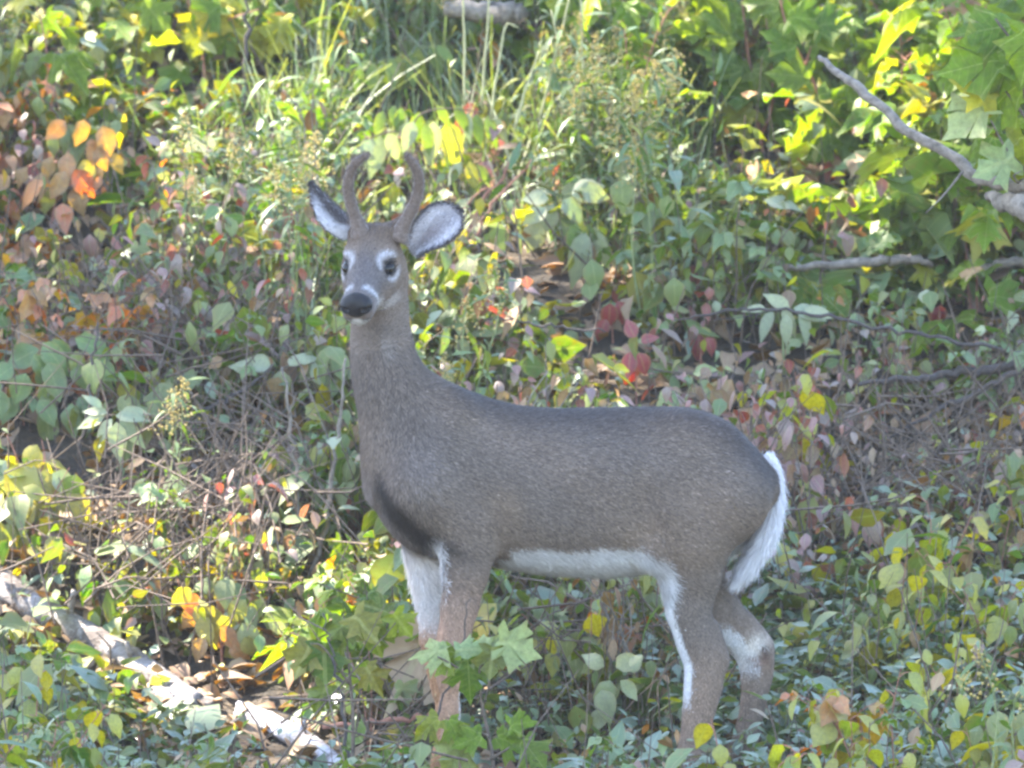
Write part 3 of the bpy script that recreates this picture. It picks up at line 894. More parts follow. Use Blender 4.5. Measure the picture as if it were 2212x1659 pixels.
#--PLANTS--
# ------------------------------------------------------------------ ground
gm, gnt, gbs = new_mat('forest_floor')
_a = noise(gnt, 7.0, 6, .65); _b = noise(gnt, 45.0, 4, .7)
_r = ramp(gnt, [(.3, (.020, .015, .010)), (.5, (.050, .034, .020)), (.72, (.11, .075, .042))]); gnt.links.new(_a.outputs[0], _r.inputs[0])
_r2 = ramp(gnt, [(.35, (.45, .45, .45)), (.7, (1.3, 1.25, 1.1))]); gnt.links.new(_b.outputs[0], _r2.inputs[0])
gnt.links.new(mix_rgb(gnt, 'MULTIPLY', 1.0, _r.outputs[0], _r2.outputs[0]), gbs.inputs['Base Color'])
gbs.inputs['Roughness'].default_value = .9
bump(gnt, gbs, _b.outputs[0], .8, .03)
def axis_pts(lo, hi, a, b, nf, nc):
    return np.concatenate([np.linspace(lo, a, nc, endpoint=False), np.linspace(a, b, nf, endpoint=False), np.linspace(b, hi, nc)])
gx = axis_pts(-60, 60, -5, 5, 130, 14); gy = axis_pts(-60, 60, -4, 9, 150, 14)
X, Y = np.meshgrid(gx, gy, indexing='ij'); Z = ground_h(X, Y) + .012 * np.sin(X * 17) * np.sin(Y * 13)
nx, ny = len(gx), len(gy)
i = np.arange(nx - 1)[:, None] * ny; j = np.arange(ny - 1)[None, :]
ground = link('ground', mesh_np('ground', np.stack([X, Y, Z], -1).reshape(-1, 3), np.stack([i + j, i + ny + j, i + ny + j + 1, i + j + 1], -1).reshape(-1, 4), gm))
tag(ground, kind='structure')

# ------------------------------------------------------------------ leaves
def ovate(width=.30, rows=7, fold=.22, arch=.25, tipq=1.0, wave=0.0, peak=.75, twist=0.0):
    t = np.linspace(0, 1, rows)
    w = width * np.sin(np.pi * np.clip(t, .001, .999) ** peak) ** .85
    w[0] = .012; w[-1] = .004
    if rows > 4: w[-2] *= .78 * tipq
    V = []; UV = []
    for i, (a, b) in enumerate(zip(t, w)):
        for v in (-1, 0, 1):
            z = abs(v) * b * fold * (1 - .5 * a) - arch * a * a + wave * v * math.sin(a * 9 + 1.0) * b
            V.append((a, v * b, z + twist * v * b * a)); UV.append((a, .5 + .5 * v))
    i = np.arange(rows - 1)[:, None] * 3; j = np.arange(2)[None, :]
    Q = np.stack([i + j, i + 3 + j, i + 3 + j + 1, i + j + 1], -1).reshape(-1, 4)[:, ::-1]
    V = np.array(V); V[:, 0] -= .15 * arch * V[:, 0] ** 2
    return V, Q, np.zeros((0, 3), int), np.array(UV)

def maple_leaf(droop=.25, fold=.2, k=0):
    half = [(-.02, .05), (-.10, .22), (-.05, .44), (.09, .36), (.15, .25), (.30, .42), (.44, .60), (.50, .42), (.63, .37), (.45, .18), (.66, .27), (.74, .13), (1.0, 0)]
    rr = np.random.default_rng(k)
    pts = [(x + rr.normal(0, .022), y * rr.uniform(.82, 1.12)) for x, y in half] + [(x + rr.normal(0, .022), -y * rr.uniform(.82, 1.12)) for x, y in half[-2::-1]]
    P2 = np.array([(.20, 0.0)] + pts + [(0.0, 0.0)])
    r2 = (P2[:, 0] - .2) ** 2 + P2[:, 1] ** 2
    z = -droop * r2 + fold * np.abs(P2[:, 1]) * .8 + .09 * np.sin(P2[:, 0] * 7 + 5 * P2[:, 1] + 2 * k)
    V = np.column_stack([P2, z])
    n = len(P2) - 1
    T = np.array([(0, 1 + (q + 1) % n, 1 + q) for q in range(n)])[:, ::-1]
    return V, np.zeros((0, 4), int), T[:, ::-1], np.column_stack([np.clip(P2[:, 0], 0, 1), .5 + P2[:, 1] * .8])

SHAPES = {
    'broad': [ovate(.33, 7, .25, .35), ovate(.37, 7, .15, .55, wave=.25), ovate(.29, 7, .35, .10, twist=.35), ovate(.35, 7, -.25, .85, wave=.2), ovate(.31, 7, .7, .45), ovate(.38, 7, -.4, .5, twist=-.3)],
    'bramble': [ovate(.30, 7, .35, .25, wave=.45, peak=.8), ovate(.27, 7, .25, .40, wave=.5), ovate(.33, 7, .30, .15, wave=.35, twist=-.2)],
    'maple': [maple_leaf(.35, .25, 1), maple_leaf(.75, .05, 2), maple_leaf(.15, .55, 3), maple_leaf(.55, -.25, 4), maple_leaf(1.0, .3, 5)],
    'herb': [ovate(.24, 6, .25, .10, peak=.9), ovate(.27, 6, .15, .25), ovate(.21, 6, .35, -.05)],
    'lance': [ovate(.10, 5, .3, .3, peak=.9), ovate(.08, 5, .2, .6, peak=.9)],
    'ash': [ovate(.20, 7, .25, .30, peak=.7), ovate(.23, 7, .15, .15, peak=.68), ovate(.19, 7, .35, .45, peak=.72)],
}
LOW = {k: ([ovate(w, 5, f, a, peak=pk) for w, f, a, pk in v] if k != 'maple' else SHAPES['maple']) for k, v in {
    'broad': [(.35, .2, .35, .75), (.30, .6, .7, .75), (.37, -.3, .8, .78), (.26, .3, .1, .72), (.38, -.1, -.15, .8)], 'bramble': [(.31, .3, .3, .8), (.28, .3, .45, .8)], 'maple': [],
    'herb': [(.26, .2, .1, .9), (.23, .3, .25, .9), (.30, -.2, .4, .85)], 'lance': [(.10, .3, .4, .9)], 'ash': [(.22, .2, .3, .7)]}.items()}

MAT = {
    'broad': leaf_mat('broad_leaf', [(.050, .085, .022), (.090, .135, .032), (.13, .165, .040), (.085, .105, .035), (.18, .160, .045), (.11, .13, .05)], under=(.25, .275, .15), under_mix=.5, rough=.5, spec=.28),
    'bramble': leaf_mat('bramble_leaf', [(.045, .095, .025), (.075, .140, .035), (.10, .16, .040), (.06, .10, .04), (.15, .17, .045)], under=(.26, .31, .18), under_mix=.5, rough=.5, spec=.32),
    'maple': leaf_mat('maple_leaf', palmate=True, cols= [(.065, .115, .022), (.11, .17, .030), (.16, .21, .038), (.085, .13, .03), (.24, .23, .05)], under=(.27, .31, .15), under_mix=.4, rough=.5, trans=.42, vein=.35, spec=.3),
    'herb': leaf_mat('herb_leaf', [(.045, .085, .040), (.070, .115, .045), (.095, .135, .05), (.13, .145, .04), (.055, .095, .055)], under=(.28, .34, .28), under_mix=.45, rough=.30, trans=.28, spec=.6),
    'yellow': leaf_mat('yellow_leaf', [(.22, .24, .045), (.33, .30, .06), (.15, .20, .05), (.40, .33, .07), (.26, .22, .05)], under=(.42, .40, .22), under_mix=.4, trans=.45, rough=.5),
    'mauve': leaf_mat('mauve_leaf', [(.19, .105, .095), (.27, .11, .105), (.14, .115, .080), (.33, .13, .12), (.17, .14, .10), (.25, .17, .14)], under=(.33, .27, .25), under_mix=.5),
    'orange': leaf_mat('orange_leaf', [(.42, .13, .07), (.38, .19, .08), (.26, .18, .06), (.46, .17, .09), (.34, .24, .07)], under=(.45, .33, .26), under_mix=.4, trans=.42),
    'red': leaf_mat('red_leaf', [(.20, .045, .045), (.24, .065, .06), (.17, .04, .05)], under=(.42, .22, .22), under_mix=.3, trans=.4, spot_amt=.2),
    'golden': leaf_mat('golden_leaf', [(.055, .105, .035), (.085, .14, .045), (.11, .15, .05), (.07, .11, .05)], under=(.2, .26, .15), under_mix=.4),
    'litter': leaf_mat('litter_leaf', [(.10, .055, .030), (.17, .095, .05), (.24, .14, .075), (.30, .20, .12), (.14, .085, .055), (.24, .11, .05), (.36, .27, .19)], under=(.30, .24, .19), under_mix=.3, trans=.15, rough=.7),
    'pale': leaf_mat('pale_leaf', [(.22, .26, .12), (.30, .32, .15), (.18, .24, .12), (.26, .27, .10)], under=(.45, .45, .36), under_mix=.5, rough=.45),
}
STEM = {
    'brown': bark_mat('stem_brown', (.060, .040, .030), (.17, .12, .085), 90),
    'grey': bark_mat('stem_grey', (.085, .068, .052), (.25, .205, .165), 45),
    'green': bark_mat('stem_green', (.11, .14, .05), (.24, .26, .10), 60),
    'red': bark_mat('stem_red', (.20, .075, .050), (.38, .17, .11), 60),
    'straw': bark_mat('stem_straw', (.28, .27, .12), (.45, .42, .22), 60),
    'dark': bark_mat('stem_dark', (.025, .019, .017), (.080, .062, .055), 90),
}
MESH = {}
def leaf_mesh(shape, k, mat):
    key = (shape, k, mat)
    if key not in MESH:
        V, Q, T, UV = SHAPES[shape][k]
        MESH[key] = mesh_np('leaf', V, [f for f in (Q, T) if len(f)], MAT[mat], True, None, UV)
    return MESH[key]

def frame(loc, xdir, nrm, size):
    x = np.asarray(xdir, float); x = x / (np.linalg.norm(x) + 1e-9)
    n = np.asarray(nrm, float); n = n - x * (n @ x); n = n / (np.linalg.norm(n) + 1e-9)
    y = np.cross(n, x)
    M = np.eye(4); M[:3, 0] = x * size; M[:3, 1] = y * size; M[:3, 2] = n * size; M[:3, 3] = loc
    return M

def az(a): return np.array([math.cos(a), math.sin(a), 0.0])

# kinds: leaf shape, material, stem material, leaf size, height, stems, leaves on a stem, droop range (deg below level)
KIND = {
    'broad':  dict(name='broad_leaf_shrub', shape='broad', mat='broad', stem='brown', size=(.048, .074), h=(.32, .55), ns=(2, 4), nl=(6, 9), droop=(5, 65), cat='shrub'),
    'bramble': dict(name='bramble', shape='bramble', mat='bramble', stem='brown', size=(.044, .068), h=(.28, .48), ns=(2, 3), nl=(3, 5), droop=(-5, 50), tri=True, cat='bramble'),
    'maple':  dict(name='maple_sapling', shape='maple', mat='maple', stem='red', size=(.085, .135), h=(.45, .85), ns=(1, 2), nl=(6, 9), droop=(0, 50), cat='sapling'),
    'herb':   dict(name='low_leafy_herb', shape='herb', mat='herb', stem='green', size=(.036, .058), h=(.16, .32), ns=(3, 5), nl=(5, 8), droop=(-30, 25), cat='plant'),
    'yellow': dict(name='yellow_leaf_shrub', shape='broad', mat='yellow', stem='red', size=(.045, .075), h=(.25, .45), ns=(2, 3), nl=(4, 7), droop=(0, 65), cat='shrub'),
    'mauve':  dict(name='mauve_leaf_shrub', shape='broad', mat='mauve', stem='brown', size=(.038, .060), h=(.28, .48), ns=(2, 4), nl=(5, 7), droop=(10, 75), cat='shrub'),
    'orange': dict(name='orange_leaf_bramble', shape='bramble', mat='orange', stem='red', size=(.052, .075), h=(.30, .50), ns=(2, 3), nl=(3, 5), droop=(10, 70), tri=True, cat='bramble'),
    'golden': dict(name='goldenrod', shape='lance', mat='golden', stem='green', size=(.05, .085), h=(.45, .80), ns=(1, 2), nl=(12, 18), droop=(-35, 35), flower=True, cat='wildflower'),
    'dry':    dict(name='dry_weed', shape='herb', mat='litter', stem='grey', size=(.030, .055), h=(.25, .5), ns=(3, 5), nl=(2, 4), droop=(30, 85), cat='weed'),
}
MATF = None
def flower_mat():
    m, nt, bs = new_mat('goldenrod_flower')
    ge = N(nt, 'ShaderNodeNewGeometry'); rp = ramp(nt, [(0, (.34, .23, .05)), (.5, (.42, .31, .08)), (1, (.30, .25, .14))]); nt.links.new(ge.outputs['Random Per Island'], rp.inputs[0])
    nt.links.new(rp.outputs[0], bs.inputs['Base Color']); bs.inputs['Roughness'].default_value = .8
    return m
MATF = flower_mat()

def grow(kind, rs, low=False):
    """one plant in local coordinates: stem tubes, leaf placements, flowers"""
    K = KIND[kind]; B = Bag(); leaves = []; fl = Bag()
    ns = rs.integers(K['ns'][0], K['ns'][1] + 1)
    H0 = rs.uniform(*K['h'])
    for si in range(ns):
        a = rs.uniform(0, 6.28); lean = rs.uniform(.05, .45) * (1.0 if kind != 'golden' else .35)
        h = H0 * rs.uniform(.7, 1.0)
        d = az(a)
        base = d * rs.uniform(0, .03) - np.array([0, 0, .03])
        pts = [base, base + d * lean * h * .25 + [0, 0, h * .42], base + d * lean * h * .6 + [0, 0, h * .78], base + d * lean * h * 1.15 + [0, 0, h * (1.0 - .12 * lean)]]
        pts[1] = pts[1] + rs.normal(0, .012, 3); pts[2] = pts[2] + rs.normal(0, .018, 3)
        sp = spline(np.array(pts), 9)
        r0 = (.0034 if kind in ('maple', 'broad', 'dry') else .0026) * (h / .4) ** .5
        V, Q, T = tube(sp, np.linspace(r0, r0 * .35, 9), 4, False); B.add(V, Q)
        nl = rs.integers(K['nl'][0], K['nl'][1] + 1)
        for li in range(nl):
            f = .28 + .72 * (li + rs.uniform(.2, .9)) / nl
            f = min(f, 1.0)
            q = f * 8; i0 = min(int(q), 7); p = sp[i0] * (1 - q + i0) + sp[i0 + 1] * (q - i0)
            la = a + (li % 2) * math.pi + li * 1.25 + rs.normal(0, .5)
            dr = math.radians(rs.uniform(*K['droop']))
            o = az(la)
            size = rs.uniform(*K['size']) * (1.0 - .25 * abs(f - .65)) * math.exp(rs.normal(-.04, .22))
            pet = rs.uniform(.012, .03) * (2.0 if kind in ('maple', 'bramble', 'orange') else 1.0)
            pp = p + o * pet * .9 + np.array([0, 0, pet * .5])
            V, Q, T = tube(np.array([p, (p + pp) / 2 + [0, 0, .003], pp]), [.0014, .0012, .001], 3, False); B.add(V, Q)
            def put(dirv, s):
                nrm = np.array([0, 0, 1.0]) + rs.normal(0, .42, 3) + o * math.sin(dr) * .8
                leaves.append((int(rs.integers(0, len(SHAPES[K['shape']]))), frame(pp, dirv, nrm, s)))
            main = o * math.cos(dr) - np.array([0, 0, math.sin(dr)])
            put(main, size * (1.12 if K.get('tri') else 1.0))
            if K.get('tri'):
                sdv = np.array([-o[1], o[0], 0])
                for sg in (-1, 1):
                    put(main * .45 + sdv * sg * .9 - np.array([0, 0, .15]), size * rs.uniform(.75, .95))
        if K.get('flower'):
            top = sp[-1]
            for q in range(int(rs.integers(70, 100))):
                u = rs.uniform(0, 1); aa = rs.uniform(0, 6.28)
                aa = round(aa * 1.1) / 1.1 + rs.normal(0, .12); v_ = rs.uniform(.1, 1)
                c = top + np.array([0, 0, -.12 * u]) + az(aa) * (.010 + .06 * u) * v_ + [0, 0, .03 * v_ * (1 - v_) + rs.normal(0, .004)]
                s_ = rs.uniform(.0022, .0046)
                o6 = np.array([(1, 0, 0), (-1, 0, 0), (0, 1, 0), (0, -1, 0), (0, 0, 1), (0, 0, -1)], float) * s_ + c
                fl.add(o6, None, [(0, 2, 4), (2, 1, 4), (1, 3, 4), (3, 0, 4), (2, 0, 5), (1, 2, 5), (3, 1, 5), (0, 3, 5)])
    return B, leaves, fl, H0

LABEL = {
    'broad': ('shrub with broad drooping green leaves, pale beneath, on the hillside', 'broad-leaved green shrubs of the undergrowth'),
    'bramble': ('green bramble with three-part crinkled leaves on thin brown canes', 'green brambles of the undergrowth'),
    'maple': ('maple sapling with large pointed five-lobed yellow-green leaves on reddish stem', 'maple saplings on the hillside'),
    'herb': ('low herb with small glossy blue-green upright leaves covering the ground', 'low glossy herbs on the slope'),
    'yellow': ('low shrub whose rounded leaves have turned yellow-green to yellow', 'yellowing shrubs of the undergrowth'),
    'mauve': ('shrub with dull reddish-purple and brown drooping autumn leaves', 'purplish autumn shrubs'),
    'orange': ('bramble with salmon-orange autumn leaves on red canes', 'orange brambles'),
    'golden': ('goldenrod with narrow leaves and a fading yellow flower plume', 'goldenrod stems'),
    'dry': ('withered grey-brown weed with curled dead leaves on thin stalks', 'withered weeds among the green'),
}
WHERE = [(1000, 540, "uphill behind the deer's neck"), (1350, 740, "uphill behind the deer's back"), (1830, 960, "on the slope behind the deer's rump"),
    (1230, 1360, "beneath the deer's belly"), (1640, 1560, "around the deer's hind feet"), (960, 1620, "around the deer's front feet"), (220, 1520, 'downhill of the pale fallen log'),
    (330, 1160, 'uphill of the pale fallen log'), (700, 1200, "in front of the deer's chest"), (560, 830, 'around the bare upright stalks'), (150, 420, 'around the salmon-orange bramble'),
    (680, 170, "above the deer's antlers, among goldenrod"), (1130, 120, 'among the tall straw-coloured grass stalks'), (1780, 120, 'high up by the grey leaning branch'), (2100, 520, 'below the grey leaning branch'),
    (1480, 380, "high on the slope beyond the deer's back"), (1980, 780, 'beside the dark fallen sticks'), (2050, 1180, "level with the deer's tail, out beyond it"), (2020, 1540, 'downhill of the deer, beyond its hind feet'),
    (140, 850, 'left on the slope above the yellow shrub'), (330, 60, 'high up above the salmon-orange bramble'), (450, 480, "uphill of the deer's face")]
WHERE = [(a, b, c.replace('left on the slope above the yellow shrub', 'just uphill of the bright yellow shrub')) for a, b, c in WHERE]
def where(loc):
    px, py = proj1(loc[0], loc[1], loc[2] + .2)
    return min(WHERE, key=lambda w: (w[0] - px) ** 2 + (w[1] - py) ** 2)[2]
SHORT = {'broad': 'shrub with broad green leaves', 'bramble': 'green bramble with three-part leaves', 'maple': 'maple sapling with lobed leaves', 'herb': 'low herb with small glossy leaves',
         'yellow': 'shrub with yellowing leaves', 'mauve': 'shrub with purplish autumn leaves', 'orange': 'bramble with orange autumn leaves', 'golden': 'goldenrod with narrow leaves', 'dry': 'withered brown weed'}
TEMPL = {}
def plant_copy(kind, variant, loc, rz, sc, label=None, group=None, rs=None):
    """first use builds the thing and its parts; later uses copy every object"""
    K = KIND[kind]; key = (kind, variant)
    lab, grp = LABEL[kind]
    if key not in TEMPL:
        g = np.random.default_rng(abs(hash(kind)) % 7 + 100 * variant + sum(map(ord, kind)))
        g = np.random.default_rng(100 * variant + sum(map(ord, kind)))
        B, leaves, fl, h = grow(kind, g)
        root = thing(K['name'], lab, K['cat'], loc, rz, grp)
        st = link('stem', B.mesh('stem', STEM[K['stem']]), root)
        ch = [st]
        for k, M in leaves:
            o = link('leaf', leaf_mesh(K['shape'], k, K['mat']), root); o.matrix_local = Matrix(M.tolist()); ch.append(o)
        if fl.n: ch.append(tag(link('flower_head', fl.mesh('flower_head', MATF, False), root), kind='stuff'))
        TEMPL[key] = (root, ch)
    else:
        r0, ch0 = TEMPL[key]
        root = r0.copy(); COL.objects.link(root)
        for c in ch0:
            o = c.copy(); COL.objects.link(o); o.parent = root
    root.location = loc; root.rotation_euler = (0, 0, rz); root.scale = (sc, sc, sc)
    root['label'] = label or (('small ' if sc < .88 else 'tall ' if sc > 1.03 else '') + SHORT[kind] + ', ' + where(loc)); root['group'] = group or grp
    return root

# ------------------------------------------------------------------ where each kind grows (frame coordinates of the photograph's hillside)
ZONES = [
    (100, 80, 260, 160, dict(broad=1.2, herb=.6, bramble=.5)),
    (230, 270, 230, 130, dict(broad=1.6, orange=.5, mauve=.3, bramble=.4)),
    (90, 430, 170, 130, dict(orange=1.6, yellow=.3, dry=.4, broad=.4)),
    (380, 440, 200, 120, dict(broad=1.0, bramble=.7, mauve=.3)),
    (430, 40, 220, 90, dict(yellow=1.6, maple=1.0, broad=.4)),
    (690, 150, 190, 140, dict(golden=2.4, yellow=.2)),
    (560, 300, 150, 130, dict(bramble=1.6, golden=.8)),
    (950, 200, 240, 170, dict(golden=1.3, broad=.9, bramble=.4, maple=.2)),
    (1340, 330, 200, 160, dict(golden=2.0, broad=.5, bramble=.4)),
    (1500, 160, 160, 120, dict(golden=1.6, broad=.5)),
    (1720, 130, 260, 130, dict(maple=2.2, broad=.5)),
    (2080, 200, 220, 200, dict(maple=2.0, broad=.7)),
    (1900, 460, 330, 160, dict(maple=.9, broad=1.3, bramble=.6)),
    (1080, 600, 260, 140, dict(broad=2.0, yellow=.35, mauve=.15)),
    (1400, 600, 260, 150, dict(broad=1.8, mauve=.5)),
    (1330, 770, 300, 110, dict(broad=1.3, mauve=.7, herb=.4)),
    (1900, 720, 300, 140, dict(bramble=1.5, broad=.8, mauve=.3)),
    (1830, 960, 260, 150, dict(mauve=2.0, dry=.9, yellow=.25)),
    (2120, 1000, 170, 160, dict(dry=.5, broad=.7, mauve=.5, yellow=.3)),
    (2050, 1200, 220, 160, dict(herb=1.0, yellow=.7, bramble=.4)),
    (1780, 1330, 250, 180, dict(herb=2.4)),
    (1980, 1500, 300, 180, dict(herb=1.8, yellow=.55)),
    (1650, 1600, 250, 120, dict(herb=2.4)),
    (1230, 1350, 200, 130, dict(herb=.8, dry=.5, broad=.5)),
    (1220, 1580, 220, 120, dict(herb=1.2, maple=.12, dry=.5, bramble=.3)),
    (550, 760, 180, 130, dict(broad=1.0, bramble=.7, dry=.5, mauve=.4)),
    (270, 700, 200, 100, dict(mauve=.8, orange=.7, dry=.6, broad=.4)),
    (150, 860, 190, 140, dict(bramble=2.2)),
    (520, 980, 180, 160, dict(dry=1.0, bramble=.7, mauve=.4, broad=.4)),
    (70, 1060, 140, 120, dict(yellow=2.4, bramble=.4)),
    (330, 1120, 170, 120, dict(herb=.8, bramble=.8, broad=.5, dry=.4)),
    (620, 1180, 150, 130, dict(broad=.9, herb=.8, yellow=.3)),
    (480, 1340, 160, 110, dict(yellow=1.2, orange=.6, dry=.5)),
    (780, 1400, 130, 180, dict(maple=.5, broad=.6, bramble=.5, dry=.4)),
    (130, 1530, 260, 150, dict(bramble=1.2, broad=.8, yellow=.4, herb=.5)),
    (500, 1600, 220, 90, dict(herb=1.2, dry=.4, bramble=.5)),
]
KN = list(KIND)
def weights(px, py):
    w = np.full(len(KN), .02)
    for cx, cy, rx, ry, d in ZONES:
        g = math.exp(-.5 * ((px - cx) / (rx * .8)) ** 2 - .5 * ((py - cy) / (ry * .8)) ** 2)
        for k, v in d.items(): w[KN.index(k)] += g * v
    if py > 620: w[KN.index('maple')] = max(0, w[KN.index('maple')] - .06)
    w[KN.index('broad')] += .05; w[KN.index('herb')] += .04; w[KN.index('bramble')] += .04
    return w / w.sum()

def clear_of_deer(x, y, h, top_px, top_py, spread=.12):
    """plants stay out of the deer's legs and body, and low in front of it"""
    for f in FEET:
        if math.hypot(x - f[0], y - f[1]) < .07: return False
    q = np.array([x, y, 0]) - M0
    s, n = q @ E_AX, q @ N_AX
    if -.42 < s < .62 and abs(n) < .26 and h > .30: return False
    if y < .12:
        lim = np.interp(top_px, [620, 720, 860, 900, 1080, 1120, 1420, 1460, 1545, 1575, 1660, 1700, 1760, 1900], [1150, 1330, 1480, 1590, 1590, 1480, 1480, 1590, 1580, 1480, 1480, 1440, 1350, 1150])
        if top_py < lim: return False
    # in front of the log the cover is thin
    return True

OPEN = [(530, 1440, 150, 60), (330, 1420, 110, 40), (600, 1570, 90, 45), (120, 1300, 130, 45), (440, 1230, 60, 40)]     # bare litter, the fallen log
def in_open(px, py):
    return any(((px - a) / c) ** 2 + ((py - b) / d) ** 2 < 1 for a, b, c, d in OPEN)

# ------------------------------------------------------------------ single plants one can pick out
rs = np.random.default_rng(400)
SUNPTS = []                    # leaves that stand in a beam of sun
KEEPS = []                     # seen points of these plants: the cover downhill of them stays below
def custom(name, label, cat, foot, paths, stem, leaves, y=None, r0=.004, group=None, leafmat='broad', shape='broad', lay=.55, sun=0.0):
    """foot: pixel of the root; paths: pixel polylines; leaves: (px, py, direction in degrees, length in px[, mat[, shape]])"""
    fx, fy = surf(foot[0], foot[1], 0.0) if y is None else (P(foot[0], foot[1], y)[0], y)
    root = thing(name, label, cat, (fx, fy, gh(fx, fy)), 0, group)
    R0 = np.array(root.location)
    sc = (16 + fy) / 16.0
    if paths:
        B = Bag()
        for pi, path in enumerate(paths):
            q = [P(a, b, fy + .03 * math.sin(3.1 * pi + i) * (i > 0)) - R0 for i, (a, b) in enumerate(path)]
            if pi == 0: q = [np.array([0, 0, -.02])] + q
            sp = spline(np.array(q), 6 * len(q))
            V, Q, T = tube(sp, np.linspace(r0, r0 * .35, len(sp)) * (1 if pi == 0 else .65), 5); B.add(V, Q, T)
        link('stem', B.mesh('stem', STEM[stem]), root)
        KEEPS.extend((a, b, fy, 4) for path in paths for a, b in path[1:])
    for li_, L in enumerate(leaves):
        px, py, ang, ln = L[:4]
        if sun and li_ % 3 == 0: SUNPTS.append((P(px, py, fy), sun))
        KEEPS.append((px + .5 * ln * math.cos(math.radians(ang)), py - .5 * ln * math.sin(math.radians(ang)), fy, ln * .45))
        mat = L[4] if len(L) > 4 else leafmat; shp = L[5] if len(L) > 5 else shape
        a = math.radians(ang + rs.normal(0, 6))
        d = np.array([math.cos(a), rs.normal(-.10, .15), math.sin(a)])
        n = np.array([rs.normal(0, .22), -.85, lay * .75]) + rs.normal(0, .12, 3)
        o = link('leaf', leaf_mesh(shp, int(rs.integers(0, len(SHAPES[shp]))), mat), root)
        o.matrix_local = Matrix(frame(P(px, py, fy + rs.normal(-.01, .02)) - R0, d, n, ln / 1000.0 * sc * 1.18).tolist())
    return root
def scatter(cx, cy, rx, ry, n, ln, mats, ang=(-150, -30)):
    out = []
    for _ in range(n):
        out.append((cx + rs.uniform(-rx, rx), cy + rs.uniform(-ry, ry), rs.uniform(*ang), rs.uniform(*ln), mats[int(rs.integers(0, len(mats)))]))
    return out

custom('ash_sapling', "sapling with hanging pointed yellow-green leaflets just above the deer's antlers", 'sapling', (975, 470),
       [[(945, 400), (918, 348), (884, 290), (868, 282), (830, 288), (790, 302)], [(884, 290), (905, 250), (950, 235), (1010, 238), (1065, 250)], [(1000, 350), (985, 300), (950, 235)]], 'brown',
       [(800, 300, -105, 62, 'pale'), (822, 292, -97, 88, 'pale'), (838, 286, -78, 62, 'pale'), (828, 240, -110, 55), (848, 228, -80, 52, 'maple'), (868, 232, -95, 58, 'maple'), (893, 262, -112, 64, 'pale'), (905, 242, -92, 74),
        (918, 268, -78, 62), (937, 262, -97, 92, 'pale'), (966, 262, -84, 96, 'yellow'), (988, 226, -80, 60, 'maple'), (1012, 244, -98, 60, 'pale'), (1030, 246, -86, 64), (1054, 250, -76, 66), (1068, 256, -70, 55, 'pale'),
        (996, 350, -112, 52, 'pale'), (1016, 348, -80, 62, 'yellow'), (1030, 356, -62, 50), (880, 250, -125, 50, 'pale'), (945, 228, -60, 48, 'maple')], sun=0.045, leafmat='maple', shape='ash', r0=.005)
custom('ash_sapling', 'sapling with fresh green drooping leaflets at the top of the slope above the yellow one', 'sapling', (900, 290),
       [[(895, 240), (888, 170), (860, 128), (800, 140)], [(870, 135), (905, 105), (945, 98)]], 'green',
       [(782, 148, -110, 54), (806, 138, -98, 62), (826, 132, -92, 86), (846, 126, -84, 60), (864, 118, -95, 72), (885, 112, -82, 70), (905, 106, -76, 74), (928, 100, -66, 62), (944, 98, -40, 52), (800, 132, -150, 44)], leafmat='maple', shape='ash')
custom('orange_bramble', 'salmon-orange bramble with arching red canes, brightest autumn leaves on the slope', 'bramble', (110, 520),
       [[(112, 480), (125, 400), (132, 352), (150, 325)], [(60, 520), (30, 480), (60, 400), (90, 330)], [(132, 352), (90, 348), (40, 372), (0, 395)], [(125, 400), (170, 400), (215, 420)]], 'red',
       [(112, 338, -110, 52), (146, 330, -80, 56), (160, 365, -62, 70), (140, 370, -100, 60), (90, 372, -95, 50), (182, 258, -102, 54), (222, 272, -72, 64), (142, 262, -125, 52), (210, 318, -60, 50), (60, 360, -120, 48), (30, 430, -100, 52),
        (164, 400, -80, 62), (196, 300, -88, 52), (245, 330, -70, 46), (20, 380, -140, 44), (110, 410, -95, 48, 'yellow'), (180, 345, -60, 50, 'yellow')], sun=0.09, leafmat='orange', shape='bramble', r0=.0045)
custom('yellow_shrub', 'bright yellow-green shrub in sunshine uphill of the fallen log', 'shrub', (70, 1200),
       [[(72, 1150), (60, 1080), (40, 1000), (15, 940)], [(72, 1150), (110, 1080), (150, 1010)], [(60, 1080), (95, 1000), (90, 950)]], 'red',
       scatter(45, 985, 60, 55, 9, (48, 72), ['yellow', 'pale', 'yellow']) + scatter(105, 1050, 75, 55, 13, (50, 78), ['yellow', 'yellow', 'maple', 'pale']) + scatter(40, 1115, 55, 45, 8, (46, 66), ['yellow', 'pale', 'maple']) + [(20, 1130, -90, 52), (55, 1160, -95, 44)], sun=0.1, leafmat='yellow', r0=.0045)
custom('yellow_shrub', 'golden-yellow shrub added to brighten the sun patch just uphill of the log', 'shrub', (480, 1440),  # yellow leaves put here to strengthen the sun patch
       [[(478, 1400), (470, 1340), (440, 1300)], [(478, 1400), (520, 1340), (545, 1290)], [(470, 1340), (500, 1280)]], 'red',
       scatter(450, 1310, 60, 40, 10, (42, 66), ['yellow', 'orange', 'yellow']) + scatter(535, 1300, 50, 50, 11, (44, 68), ['yellow', 'pale', 'maple', 'yellow']) + scatter(490, 1370, 70, 30, 9, (40, 60), ['yellow', 'orange']), sun=0.11, leafmat='yellow', r0=.0045)
